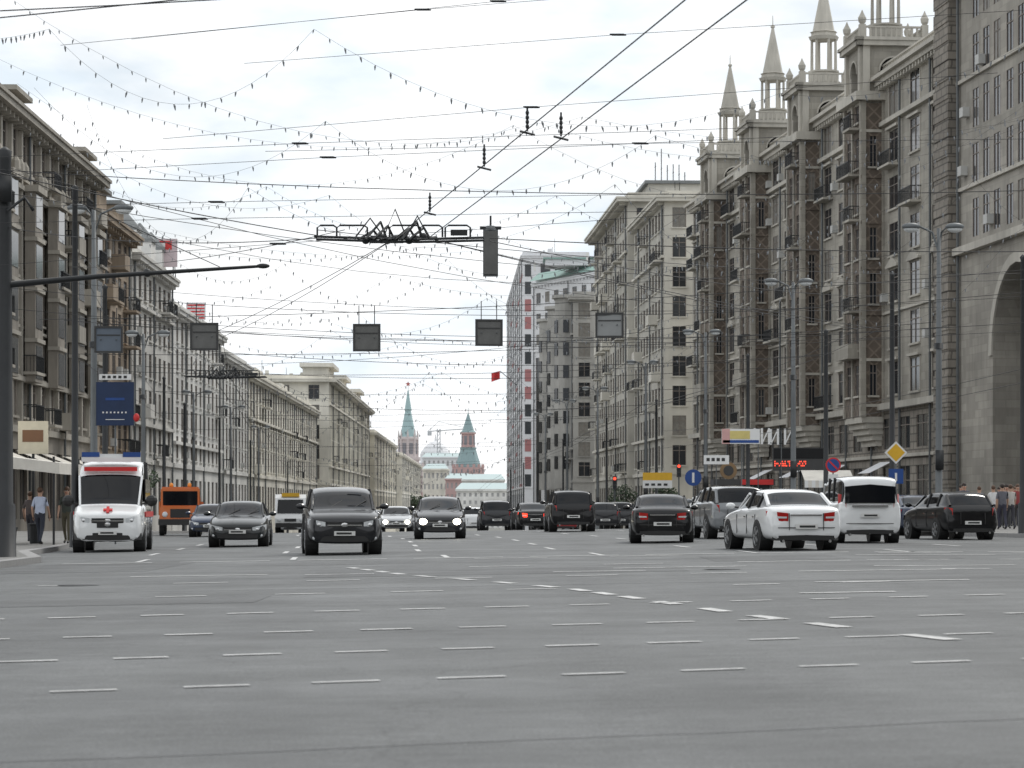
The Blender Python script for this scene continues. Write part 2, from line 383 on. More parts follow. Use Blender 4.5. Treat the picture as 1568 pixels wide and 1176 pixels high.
def spired_house():
    e,L=bframe('stone_apartment_house_with_spires',(31.4,192),(20.4,302),'R'); mb=MB()
    F=Fac(mb,(0,0,0),(1,0,0),(0,1,0)); H=35; zg=-4; D=17
    rows=[(9+3.62*k+.85,2.5) for k in range(7)]
    cols=[]; bays=[23,46,69,92]; hw=3.1
    edges=[0]+[v for b in bays for v in (b-hw,b+hw)]+[L]
    for i in range(0,len(edges),2):
        a,b=edges[i],edges[i+1]; n=3 if b-a>10 else 2
        for k in range(n): cols.append((a+(b-a)*(k+.5)/n,2.9))
    F.grid(L,9,H,cols,rows,stoneA,.05,frm,stoneAl,None)
    for c,w in cols:
        for k,(zb,h) in enumerate(rows):
            for s_ in (-1,1): F.box(c+s_*(w/2+.12)-.1,c+s_*(w/2+.12)+.1,zb-.01,zb+h+.1,.002,.05,stoneAl)
            if k in (0,2,5): F.box(c-w/2-.35,c+w/2+.35,zb+h+.14,zb+h+.34,.002,.28,stoneAl)
            if k==2:
                mb.poly([F.P(c-w/2-.3,zb+h+.342,.26),F.P(c+w/2+.3,zb+h+.342,.26),F.P(c,zb+h+.93,.26)],stoneAl)
                mb.poly([F.P(c-w/2-.3,zb+h+.342,.26),F.P(c,zb+h+.93,.26),F.P(c,zb+h+.93,0),F.P(c-w/2-.3,zb+h+.342,0)],stoneAl)
            r=random.random()
            if r<.14: F.balcony(c,w+.9,zb-.25,.9,stoneAl)
            elif r<.36: F.box(c+w/2+.35,c+w/2+1.2,zb+.1,zb+.75,.01,.5,acm)
    gc=[]; n=int(L/5.1)
    for i in range(n): gc.append((L*(i+.5)/n,3.4))
    F.grid(L,zg,9,gc,[(.2,4.0),(5.6,2.4)],rust,.1,frm,None,None,glass=gl1)
    for z,hh,d in ((8.7,.5,.55),(4.9,.25,.25),(31.1,.35,.4),(16.2,.2,.2)): F.box(0,L,z,z+hh,.003,d,stoneAl)
    F.box(0,L,H-.7,H-.3,.004,.7,stoneAl); F.box(0,L,H-.3,H,.004,1.05,stoneAl)
    for k in range(int(L/.9)): F.box(.2+k*.9,.5+k*.9,H-1.05,H-.7,.003,.6,stoneAl)
    F.box(0,L,H+.95,H+1.1,-.3,.0,stoneAl)
    for k in range(int(L/.5)): F.box(.1+k*.5,.28+k*.5,H+.003,H+.95,-.22,-.06,stoneAl)
    for b in bays:
        p=1.75; a0,a1=b-hw,b+hw; W_=2*hw
        B=Fac(mb,(a0,p,0),(1,0,0),(0,1,0))
        br=[(9+3.62*k+.9,2.4) for k in range(7)]
        B.grid(W_,8.2,33.6,[(1.6,1.5),(W_-1.6,1.5)],br,diam,.1,frm,stoneAl)
        for oo,du,nn in (((a0,0,0),(0,1,0),(-1,0,0)),((a1,0,0),(0,1,0),(1,0,0))):
            S=Fac(mb,oo,du,nn)
            S.grid(p,8.2,33.6,[(.85,.62)],[br[i] for i in (0,2,3,5)],diam,.12,frm,stoneAl)
            for z in (9+3.62*k for k in range(7)): S.box(0.01,p+.12,z-.02,z+.2,.003,.11,stoneAl if z<14 or z>28 else diam)
            S.box(p-.30,p+.06,8.2,33.6,.004,.13,stoneA); S.box(0.02,.18,8.2,33.6,.004,.13,stoneA)
            S.box(0,p+.5,33.2,33.9,.005,.55,stoneAl)
        for c in (.2,W_-.2,W_/2): B.box(c-.22,c+.22,8.2,33.2,.004,.14,stoneA)
        for k in (1,2,4,5,6):
            if random.random()<.8: B.balcony(W_/2 if k%2 else 1.7,4.4 if k%2 else 2.4,9+3.62*k+.4,.95,stoneA,k==1)
        B.box(-.5,W_+.5,33.2,33.9,.006,.6,stoneAl)
        mb.box(a0,a1,0.01,p,33.0,33.3,stoneAl)
        for i in range(5): mb.box(a0+.15*(4-i),a1-.15*(4-i),.01,p*(.3+.175*i)-.02,5.9+.46*i,6.36+.46*i-.003,stoneAl)
        ta,tb=b-2.7,b+2.7; t0=-3.4; t1=p-.1
        for oo,du,nn,S_ in (((ta,t1,0),(1,0,0),(0,1,0),5.4),((ta,t0,0),(0,1,0),(-1,0,0),t1-t0),((tb,t0,0),(0,1,0),(1,0,0),t1-t0),((ta,t0,0),(1,0,0),(0,-1,0),5.4)):
            T=Fac(mb,oo,du,nn)
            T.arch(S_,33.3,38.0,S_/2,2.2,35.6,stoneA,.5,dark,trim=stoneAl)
            for c in (.3,S_-.3): T.box(c-.28,c+.28,33.9,37.6,.004,.22,stoneAl)
            T.box(-.5,S_+.5,37.6,38.0,.005,.5,stoneAl); T.box(-.65,S_+.65,38.0,38.25,.0,.65,stoneAl)
            T.box(0,S_,39.05,39.2,-.1,.1,stoneAl)
            for k in range(int(S_/.42)): T.box(.1+k*.42,.26+k*.42,38.25,39.05,-.07,.07,stoneAl)
        mb.box(ta,tb,t0,t1,38.0,38.24,roofm)
        for x in (ta,tb):
            for y in (t0,t1):
                mb.box(x-.25,x+.25,y-.25,y+.25,38.25,39.3,stoneAl)
                mb.lathe((x,y,39.3),[(0,.15),(.2,.3),(.5,.34),(.75,.2),(.9,.12),(1.15,.02)],8,stoneAl)
        cx,cy=b,(t0+t1)/2
        mb.lathe((cx,cy,38.24),[(0,1.55),(.5,1.55),(.55,1.3),(1.3,1.25),(1.35,1.4),(1.5,1.4)],12,stoneAl)
        for k in range(6):
            t=math.pi*k/3+.2; x,y=cx+1.05*math.cos(t),cy+1.05*math.sin(t); mb.lathe((x,y,39.7),[(0,.15),(2.9,.12)],7,stoneAl)
        mb.lathe((cx,cy,42.5),[(0,1.25),(.3,1.38),(.35,1.15),(.65,1.1),(.7,1.25),(.8,1.0),(5.2,.12),(5.25,.22),(5.4,.22),(5.5,.05),(6.4,.03)],8,stoneAl)
    for o,du,nn in (((0,-D,0),(0,1,0),(-1,0,0)),((L,-D,0),(0,1,0),(1,0,0))):
        G=Fac(mb,o,du,nn); G.grid(D,zg,H,[(3,1.6),(8,1.6),(13,1.6)],rows,plC,.1,frm)
    mb.box(0,L,-D-.02,-D,zg,H,stoneA); mb.box(.01,L-.01,-D,-.01,H-.02,H+.002,roofm)
    for i in range(8): mb.box(5+i*13,6.6+i*13,-9,-8,H,H+2.2,stoneA)
    for i in range(12): mb.tube([F.P(L*(i+.5)/12,1,.25),F.P(L*(i+.5)/12,H-1,.25)],.1,steel,6)
    for i in range(3,14,3):
        a=L*(i+.5)/n
        if a<L-4: mb.poly([F.P(a-2,4.6,.2),F.P(a+2,4.6,.2),F.P(a+2,3.7,2.0),F.P(a-2,3.7,2.0)],random.choice([canvas,whp]))
    mb.obj('walls_and_windows',e)
spired_house()
def arch_block():
    e,L=bframe('stone_house_with_archway',(36.4,142),(31.45,191.5),'R'); mb=MB()
    F=Fac(mb,(0,0.6,0),(1,0,0),(0,1,0)); H=38.5; zg=-2; D=18
    rows=[(19.6+3.75*k,2.6) for k in range(5)]
    cols=[(g+d,1.6) for g in (3,11.2,19.5,27.8,36) for d in (0,2.6,5.2)]
    F.grid(L-4,19,H,[c for c in cols if c[0]<L-5],rows,stoneB,.05,frm,None)
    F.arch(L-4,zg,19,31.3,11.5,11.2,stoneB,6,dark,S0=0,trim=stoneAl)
    mb.box(L-4.0,L-.2,.0,1.3,zg,H-.6,rust)
    P_=Fac(mb,(L-4,1.3,0),(1,0,0),(0,1,0))
    for k in range(28): P_.box(-.06,3.86,zg+2+k*1.35,zg+2+k*1.35+.95,-1.2,.07,rust)
    F.box(0,L-4.1,18.6,19.1,.003,.5,stoneAl)
    for z in (23.0,30.5): F.box(0,L-4.1,z,z+.25,.003,.22,stoneAl)
    F.box(0,L,H-.8,H,.004,1.4,stoneAl); F.box(0,L,H,H+.3,.0,1.7,stoneAl)
    F.box(0,L,H+.3,H+1.4,-.4,-.1,stoneAl)
    G=Fac(mb,(0,-D,0),(0,1,0),(-1,0,0)); G.grid(D+.6,zg,H,[(3,1.5),(8,1.5),(13,1.5)],rows,stoneB,.1,frm)
    G=Fac(mb,(L-.2,-D,0),(0,1,0),(1,0,0)); G.q(0,D+.6,zg,H,0,stoneB)
    mb.box(0,L-.2,-D-.02,-D,zg,H,stoneB); mb.box(.01,L-.2,-D,.5,H-.3,H-.01,roofm)
    for a in (L-4.6,10,22): mb.tube([F.P(a,1,.2),F.P(a,H-1,.2)],.11,steel,6)
    for a,z in ((L-6.5,24),(L-11,31),(L-7,28),(L-13,20)): F.box(a,a+.9,z,z+.65,.01,.5,acm)
    mb.obj('walls_and_windows',e)
arch_block()
building('cream_apartment_house',(17.7,311),(15.8,346),'R',37,plC2,9,3.4,2.0,2.3,depth=7,trim=plC,sidecols=2,balc=.22,ledges=(9,30),sidewall=plC,corn=1.0)
e,L,F=building('cream_tower_house',(15.0,347),(12.4,402),'R',41.0,plC2,10,3.8,2.1,2.3,depth=16,trim=plC,sidecols=4,balc=.2,ledges=(9,34),corn=1.5,sidewall=plC)
mb=MB(); mb.box(3,16,-13,-3,41.1,43.3,plC); mb.box(2.5,16.5,-13.5,-2.5,43.3,43.7,roofm)
for i in range(6): mb.tube([(4+i*2,-4-i,43.7),(4+i*2,-4-i,R(46,48.5))],.06,iron,4); mb.box(3.4+i*2,4.6+i*2,-4.05-i,-3.95-i,45.6,45.66,iron)
mb.obj('rooftop_penthouse',e)
e,L,F=building('grey_corner_house',(9.6,420),(6.0,520),'R',34,plD,9,4,2.3,2.2,depth=14,trim=plD,sidecols=4,balc=.15,ledges=(10,28))
mb=MB()
for b in (6,30,60):
    mb.lathe((b,0,4),[(0,2.6),(30,2.6),(30.1,3.1),(30.6,3.1)],14,plD)
    for k in range(7):
        for t in (-1.2,-.4,.4,1.2):
            T=Matrix.Translation((b,0,0))@Matrix.Rotation(math.pi/2+t,4,'Z'); mb.box(2.5,2.66,-.45,.45,7+k*3.6,9+k*3.6,gl1,T)
mb.obj('bay_windows',e)
building('green_roofed_house',(17,470),(4.0,500),'R',42.5,whp,3,4,2,2,depth=20,trim=whp,baseh=30,sidecols=4,balc=0,roof=roofg,corn=.5)
mb=MB(); e=E('green_mansard_roof',(0,0,0))
mb.poly([(3.2,498,42.9),(17.5,468,42.9),(17.8,474,44.6),(5,500,44.6)],roofg); mb.poly([(17.5,468,42.9),(37,472,42.9),(36,478,44.6),(17.8,474,44.6)],roofg)
mb.box(6,19,480,488,44.3,45.4,whp); mb.box(5.6,19.4,479.6,488.4,45.4,45.7,roofg)
for i in range(6): mb.box(4+i*2.3,4.4+i*2.3,494-i*4.5,494.4-i*4.5,44.6,46.2,white)
mb.obj('roof',e)
e,L,F=building('red_and_white_office_block',(2.2,560),(-1.2,700),'R',53.5,whp,13,4.2,2.6,1.7,depth=14,trim=whp,sidecols=0,balc=0,ac=0,corn=.3,fr=None)
mb=MB(); G=Fac(mb,(0,-14,0),(0,1,0),(-1,0,0)); F2=Fac(mb,(0,0,0),(1,0,0),(0,1,0))
st=(53.5-.9-5)/13
for k in range(13):
    z=5+st*k
    G.box(12.2,13.5,z+.2,z+st-.9,.003,.06,redp if k%4 in (1,2) else gl2); G.box(8.2,10.2,z+st*.26,z+st*.8,.003,.04,gl2); G.box(1,7.2,z+st*.3,z+st*.62,.003,.04,gl3 if k%3 else gl2)
    for i in range(0,33,1): F2.box(i*4.2+.6,i*4.2+3.9,z+.05,z+st*.22,.003,.12,redp if (k+i//4)%4==0 else whp)
mb.obj('red_panels',e)
e2=E('red_flag',(1.3,600,28)); mb=MB(); mb.tube([(0,0,0),(-4.0,0,3.4)],.1,steel,6)
for i in range(6):
    a,b=i*.32,(i+1)*.32; s=lambda t:.2*math.sin(t*4)
    mb.poly([(-4-a,s(a),3.4-a*.25),(-4-b,s(b),3.4-b*.25),(-4-b,s(b),1.6-b*.35),(-4-a,s(a),1.6-a*.35)],red)
mb.obj('cloth_and_staff',e2)
lx=lambda d:-29.2-.011*d
LB=[('ornate_stone_house',136,201,25.6,plL1,6,3.6,2.0,2.3,dict(hood=True,pil=True,ledges=(9,21),balc=.3,corn=1.1,depth=20,base=plL1,baseh=6,trim=plL1t)),
('brown_house',202,222,23.3,plL2,6,3.4,1.9,2.1,dict(ledges=(8,),balc=.25,corn=.9,trim=plL2,ac=.15)),
('pale_plaster_house',223,251,22.2,plL3,5,3.5,1.8,2.1,dict(ledges=(8,18),balc=.14,trim=plL3)),
('white_side_walled_house',252,298,19.8,plL4,5,4.2,1.8,2.1,dict(ledges=(7,),trim=plL4)),
('white_plaster_house',299,332,18.2,plL4,5,4,1.9,2,dict(trim=plL4)),
('cream_house_with_pilasters',334,470,17.6,plL5,4,4.6,2.4,2.5,dict(pil=False,trim=plL5,ledges=(12,),baseh=5)),
('cream_attic_house',474,640,23.6,plL5,5,4.8,2.4,2.5,dict(pil=True,trim=plL5,ledges=(8,19),baseh=5,corn=1.4)),
('beige_far_house',645,800,18.8,plL6,5,5,2.2,2.2,dict(trim=plL5)),
('pale_far_house',805,1050,16.5,plL5,5,5,2.2,2.2,dict(trim=plL5))]
for nm,a,b,H,wl,rw,pt,w,h,kw in LB:
    o=0
    if a==474: o=2.0
    if a==645: o=3.2
    if a==805: o=5
    kw=dict(dict(balc=.06,sidecols=3,depth=16),**kw)
    e,L,F=building(nm,(lx(a)+o,a),(lx(b)+o,b),'L',H,wl,rw,pt,w,h,**kw)
    mb=MB()
    if a==136:
        for c in (L-33,3.2):
            mb.box(c-2.6,c+2.6,-4,-.2,H+.1,H+1.4,wl); mb.box(c-3,c+3,-4.4,.3,H+1.4,H+1.7,plL1t)
        mb.box(L-30,L-8,-9,-2,H+.1,H+1.5,roofm)
        FF=Fac(mb,(0,0,0),(1,0,0),(0,1,0))
        for i in range(7):
            c=2+i*9.0; FF.box(c,c+3.0,9,21,.3,.95,wl); FF.box(c-.2,c+3.2,21,21.4,.3,1.2,plL1t)
            for k in range(4): FF.box(c+.3,c+2.7,9.2+k*3.2,11.3+k*3.2,.95,.98,gl1); FF.box(c-.1,c+3.1,11.5+k*3.2,11.75+k*3.2,.3,1.1,plL1t)
            for j in range(3): mb.lathe((c+4+j*1.6,.45,21.6),[(0,.22),(.3,.32),(.8,.28),(1.1,.1)],7,plL1t)
            mb.poly([(c,.1,4.6),(c+5,.1,4.6),(c+5,2.6,3.6),(c,2.6,3.6)],canvas)
            mb.poly([(c,2.6,3.6),(c+5,2.6,3.6),(c+5,2.6,3.25),(c,2.6,3.25)],canvas)
    elif a==202:
        for c in (4,14): mb.box(c-2,c+2,-3.5,-.3,H+.1,H+2.2,wl); mb.box(c-2.3,c+2.3,-3.8,.1,H+2.2,H+2.5,roofm)
    elif a==223:
        for c in (4,12,22): mb.box(c-1.6,c+1.6,-2.6,-.2,H+.1,H+2.4,white); mb.lathe((c,-1.4,H+2.4),[(0,1.9),(.3,1.9),(1.8,.1)],4,roofm,math.pi/4)
    elif a==474:
        for c in (L-14,L-60,L-120): mb.box(c-9,c+9,-5,-.4,H+.1,H+2.4,plL5); mb.box(c-10,c+10,-5.5,.5,H+2.4,H+3.1,plL5)
    elif a==334:
        for c in (20,70,115): mb.box(c-6,c+6,-4,-.4,H+.1,H+1.6,plL5)
    else: mb.box(L-6,L-2,-6,-2,H+.1,H+1.6,wl)
    mb.obj('roof_details',e)
building('unseen_stone_block_behind',(-60,-75),(60,-75),'R',30,plD,8,5,2.4,2.2,depth=14,balc=.05)  # unseen block behind the camera, added to darken reflections in cars and glass
building('unseen_stone_block_right',(52,-70),(50,60),'R',30,stoneB,8,5,2.4,2.2,depth=14,balc=.05)  # unseen, added out of frame for car-side reflections
building('unseen_plaster_block_left',(-50,-70),(-50,30),'L',26,plL1,7,5,2.4,2.2,depth=14,balc=.05)  # likewise unseen, added so car sides reflect a wall instead of sky
e=E('rooftop_advert_sign',(-33.5,247,22.2)); mb=MB()
mb.box(0,2.6,0,.2,1.0,3.6,M('pale_pink',(.6,.5,.52),.6)); mb.box(.3,2.1,-.03,0,2.6,3.4,red); mb.box(.9,1.5,-.06,-.03,2.8,3.2,wht)
for x in (.3,2.2): mb.tube([(x,.3,-.5),(x,.3,3.6)],.06,steel)
for x in (.3,2.2): mb.tube([(x,2.2,0),(x,.3,3)],.05,steel)
mb.obj('panel',e)
e=E('rooftop_name_sign',(-33.6,276,19.9)); mb=MB()
mb.box(0,2,0,.15,.4,2.2,whp)
for k in range(5): mb.box(.1,1.9,-.03,0,.55+k*.33,.7+k*.33,red)
for x in (.3,1.7): mb.tube([(x,.25,-.3),(x,.25,2.2)],.05,steel)
mb.obj('panel',e)
# ------------------------------------------------------------------ Kremlin and far backdrop buildings
tg=M('tower_green',(.36,.50,.51),.7); tb=M('tower_brick',(.52,.36,.345),.85); tp=M('tower_pink',(.60,.54,.53),.85); tdg=M('tower_dark_green',(.26,.36,.37),.7); star=M('star_red',(.5,.15,.13),.4); fdark=M('far_opening',(.24,.24,.26),.8)  # tower colours paled, distance haze is painted into them
S2=math.sqrt(2)
def sq(mb,c,prof,mt,n=4): mb.lathe(c,[(z,r*S2 if n==4 else r) for z,r in prof],n,mt,math.pi/4)
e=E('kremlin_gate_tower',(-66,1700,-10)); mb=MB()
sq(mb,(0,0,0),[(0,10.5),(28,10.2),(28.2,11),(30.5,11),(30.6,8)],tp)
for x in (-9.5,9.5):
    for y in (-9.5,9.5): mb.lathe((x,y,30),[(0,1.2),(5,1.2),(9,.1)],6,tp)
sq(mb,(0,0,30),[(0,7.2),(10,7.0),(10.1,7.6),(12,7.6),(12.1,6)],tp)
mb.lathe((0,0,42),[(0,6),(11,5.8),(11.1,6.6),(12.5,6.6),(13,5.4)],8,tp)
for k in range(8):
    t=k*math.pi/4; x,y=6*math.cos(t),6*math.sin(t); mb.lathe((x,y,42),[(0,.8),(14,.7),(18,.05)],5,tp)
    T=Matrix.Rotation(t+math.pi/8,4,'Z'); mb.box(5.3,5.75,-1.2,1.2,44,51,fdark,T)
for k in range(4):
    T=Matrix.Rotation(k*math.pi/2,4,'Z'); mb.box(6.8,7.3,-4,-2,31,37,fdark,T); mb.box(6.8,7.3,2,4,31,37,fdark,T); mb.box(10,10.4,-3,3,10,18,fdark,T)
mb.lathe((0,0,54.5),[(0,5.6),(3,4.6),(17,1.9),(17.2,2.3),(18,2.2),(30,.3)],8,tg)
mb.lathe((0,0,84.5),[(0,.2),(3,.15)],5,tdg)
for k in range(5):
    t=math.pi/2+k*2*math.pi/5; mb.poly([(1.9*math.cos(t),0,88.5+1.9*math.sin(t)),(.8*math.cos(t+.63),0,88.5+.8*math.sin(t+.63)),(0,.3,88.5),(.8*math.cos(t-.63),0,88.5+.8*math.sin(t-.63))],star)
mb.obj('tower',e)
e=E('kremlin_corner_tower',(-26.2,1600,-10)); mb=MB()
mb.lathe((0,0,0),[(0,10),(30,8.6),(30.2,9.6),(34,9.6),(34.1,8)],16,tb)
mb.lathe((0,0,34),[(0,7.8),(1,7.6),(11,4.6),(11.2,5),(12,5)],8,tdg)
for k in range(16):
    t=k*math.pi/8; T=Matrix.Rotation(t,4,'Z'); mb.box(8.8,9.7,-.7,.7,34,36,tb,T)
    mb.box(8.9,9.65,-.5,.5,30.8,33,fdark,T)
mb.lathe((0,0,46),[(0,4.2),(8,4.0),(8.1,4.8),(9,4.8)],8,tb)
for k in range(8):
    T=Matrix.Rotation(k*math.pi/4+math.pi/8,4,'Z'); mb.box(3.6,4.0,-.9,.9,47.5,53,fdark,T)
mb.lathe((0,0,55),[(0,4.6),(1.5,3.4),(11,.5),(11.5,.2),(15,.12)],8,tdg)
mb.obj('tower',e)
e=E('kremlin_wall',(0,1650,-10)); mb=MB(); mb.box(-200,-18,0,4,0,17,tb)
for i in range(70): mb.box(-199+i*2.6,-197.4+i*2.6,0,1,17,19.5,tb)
mb.obj('wall',e)
def far_block(name,x0,x1,y,z1,wall,roof,rows,n,h=3,dep=30):
    e=E(name,(x0,y,-10)); mb=MB(); W=x1-x0; F=Fac(mb,(0,0,0),(1,0,0),(0,-1,0)); H=z1+10
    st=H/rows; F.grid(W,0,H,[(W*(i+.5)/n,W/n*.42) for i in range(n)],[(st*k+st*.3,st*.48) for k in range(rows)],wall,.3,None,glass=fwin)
    G=Fac(mb,(W,0,0),(0,1,0),(1,0,0)); G.q(0,dep,0,H,0,wall); G=Fac(mb,(0,0,0),(0,1,0),(-1,0,0)); G.q(0,dep,0,H,0,wall)
    F.box(-.5,W+.5,H,H+1,-dep,.8,wall)
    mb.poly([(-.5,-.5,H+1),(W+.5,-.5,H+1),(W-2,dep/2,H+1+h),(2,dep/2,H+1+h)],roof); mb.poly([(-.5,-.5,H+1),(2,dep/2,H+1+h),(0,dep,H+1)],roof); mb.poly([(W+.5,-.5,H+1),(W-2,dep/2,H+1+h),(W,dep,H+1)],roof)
    mb.obj('walls_and_roof',e); return e
fwin=M('far_window',(.38,.38,.38),.5)  # window tone lightened, haze is in the colour
farroof=M('far_roof',(.44,.53,.53),.7,var=.1)  # pale roof colour includes painted haze
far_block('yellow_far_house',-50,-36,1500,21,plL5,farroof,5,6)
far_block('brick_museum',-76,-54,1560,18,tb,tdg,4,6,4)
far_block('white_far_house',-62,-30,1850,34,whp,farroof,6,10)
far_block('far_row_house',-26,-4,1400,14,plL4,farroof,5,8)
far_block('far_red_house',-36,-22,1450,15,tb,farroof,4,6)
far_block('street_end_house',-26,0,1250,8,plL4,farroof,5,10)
e=E('domed_building',(-60,2100,-10)); mb=MB()
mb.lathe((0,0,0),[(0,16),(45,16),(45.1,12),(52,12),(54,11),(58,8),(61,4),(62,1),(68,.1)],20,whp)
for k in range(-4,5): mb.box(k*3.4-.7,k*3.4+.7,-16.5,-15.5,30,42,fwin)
mb.obj('dome',e)
e=E('construction_crane',(-52,1900,-10)); mb=MB()
cr=M('crane_pale',(.5,.52,.54),.6)  # haze painted in as a pale crane colour
for x in (-1,1): mb.tube([(x,0,0),(x,0,66)],.35,cr,4)
for k in range(22): mb.tube([(-1,0,k*3),(1,0,k*3+3)],.2,cr,4)
mb.tube([(-8,0,64),(22,0,66)],.4,cr,4); mb.tube([(-8,0,64),(0,0,71),(22,0,66)],.2,cr,4); mb.box(-8,-5,-1,1,61,64,cr)
mb.obj('crane_frame',e)
# ------------------------------------------------------------------ trees
bark=M('bark',(.06,.05,.04),.9)
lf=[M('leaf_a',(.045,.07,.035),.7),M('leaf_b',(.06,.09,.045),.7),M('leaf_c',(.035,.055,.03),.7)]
def tree(x,y,h,r,leaf=.3,n=900,name='street_tree'):
    e=E(name,(x,y,gz(x,y)+.1)); mb=MB()
    mb.tube([(0,0,-.3),(R(-.1,.1),0,h*.3),(R(-.2,.2),R(-.2,.2),h*.8)],[.02*h+.05,.016*h+.03,.03],bark,7)
    cl=[]
    for k in range(9):
        t=R(0,6.28); rr=R(.2,.8)*r; z=h*R(.42,.9); c=Vector((rr*math.cos(t),rr*math.sin(t),z)); cl.append((c,R(.35,.55)*r))
        mb.tube([(0,0,h*R(.25,.45)),tuple(c*.6+Vector((0,0,h*.2))),tuple(c)],[.05,.035,.012],bark,4)
    for i in range(n):
        c,cr_=random.choice(cl); d=Vector((random.gauss(0,1),random.gauss(0,1),random.gauss(0,.8))); d=d.normalized()*cr_*R(.5,1.1)
        p=c+d; a=Vector((R(-1,1),R(-1,1),R(-1,1))).normalized(); b=a.orthogonal().normalized(); s_=leaf*R(.6,1.2)
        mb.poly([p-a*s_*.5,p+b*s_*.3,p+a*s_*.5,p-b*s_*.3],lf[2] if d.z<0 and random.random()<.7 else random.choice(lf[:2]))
    mb.obj('trunk_and_leaves',e)
tree(-33,900,15,7,1.0,1500,'distant_tree'); tree(-41,880,14,6,1.0,1200,'distant_tree')
tree(9.8,240,4.2,1.5,.25); tree(6.6,268,4.6,1.5,.25); tree(-21,150,4.5,1.6,.22,700); tree(11.5,205,4.2,1.3,.24,700)
# ------------------------------------------------------------------ cars
tyre=M('tyre',(.02,.02,.02),.85); rim=M('alloy',(.38,.39,.4),.35,metal=.8); cglass=M('car_glass',(.008,.009,.011),.04,var=.3,scale=.8,spec=.3)
chrome=M('chrome',(.6,.6,.6),.15,metal=1); plast=M('black_plastic',(.02,.02,.02),.5); tail=M('tail_lamp',(.42,.015,.012),.15,var=.2); head=M('head_lamp',(.62,.64,.65),.08,var=.3,scale=9)
headon=M('head_lamp_lit',(1,.93,.75),.2,emit=14); plate=M('number_plate',(.7,.7,.68),.4,var=.05); ptext=M('plate_text',(.03,.03,.03),.5); brk=M('brake_lamp_lit',(1,.05,.02),.3,emit=2.5); amber=M('amber',(.7,.25,.03),.2); seamm=M('panel_gap',(.05,.05,.05),.8)
def P_(n,c,r=.25,coat=1,spec=.5): return M(n,c,r,coat=coat,spec=spec,var=.04,scale=1)
K={
'sedan':dict(L=4.75,W=1.84,zb=.22,r=.33,wx=(1.45,-1.38),gt=.73,st=[(2.37,.66,.68,.78,0),(2.28,.72,.75,.90,0),(2.0,.78,.84,.97,0),(1.4,.86,.93,1,0),(.95,.90,.97,1,0),(.2,.93,1.38,1,1),(-.25,.94,1.45,1,1),(-.95,.95,1.43,1,1),(-1.25,.96,1.36,1,1),(-1.85,.98,1.05,.99,0),(-2.25,.97,1.03,.95,0),(-2.37,.88,.92,.86,0)]),
'hatch':dict(L=4.2,W=1.78,zb=.22,r=.32,wx=(1.3,-1.25),gt=.74,st=[(2.1,.70,.72,.78,0),(2.0,.78,.81,.90,0),(1.7,.85,.90,.97,0),(1.15,.93,1.0,1,0),(.3,.97,1.42,1,1),(-.2,.98,1.50,1,1),(-1.1,1.0,1.48,1,1),(-1.6,1.02,1.42,.99,1),(-1.98,1.0,1.06,.95,0),(-2.1,.85,.92,.88,0)]),
'suv':dict(L=4.6,W=1.88,zb=.28,r=.37,wx=(1.42,-1.38),gt=.78,st=[(2.3,.86,.88,.80,0),(2.2,.94,.97,.91,0),(1.9,1.0,1.05,.98,0),(1.2,1.06,1.13,1,0),(.5,1.1,1.58,1,1),(0,1.12,1.70,1,1),(-1.3,1.14,1.70,1,1),(-2.0,1.15,1.63,.99,1),(-2.22,1.08,1.14,.96,0),(-2.3,.95,1.0,.90,0)]),
'van':dict(L=4.7,W=1.85,zb=.24,r=.33,wx=(1.5,-1.45),gt=.86,st=[(2.35,.82,.85,.80,0),(2.25,.92,.95,.91,0),(1.8,1.05,1.12,.98,0),(1.3,1.12,1.2,1,0),(.6,1.12,1.72,1,1),(0,1.12,1.88,1,1),(-1.6,1.12,1.90,1,1),(-2.2,1.12,1.86,.98,1),(-2.35,1.1,1.78,.92,1)]),
'amb':dict(L=5.9,W=2.05,zb=.30,r=.36,wx=(2.0,-1.7),gt=.87,st=[(2.95,1.02,1.05,.80,0),(2.85,1.12,1.16,.91,0),(2.5,1.2,1.27,.98,0),(2.15,1.28,1.36,1,0),(1.45,1.32,2.25,1,1),(1.1,1.32,2.62,1,1),(0,1.32,2.68,1,1),(-2.7,1.32,2.68,1,1),(-2.95,1.3,2.6,.96,1)]),
}
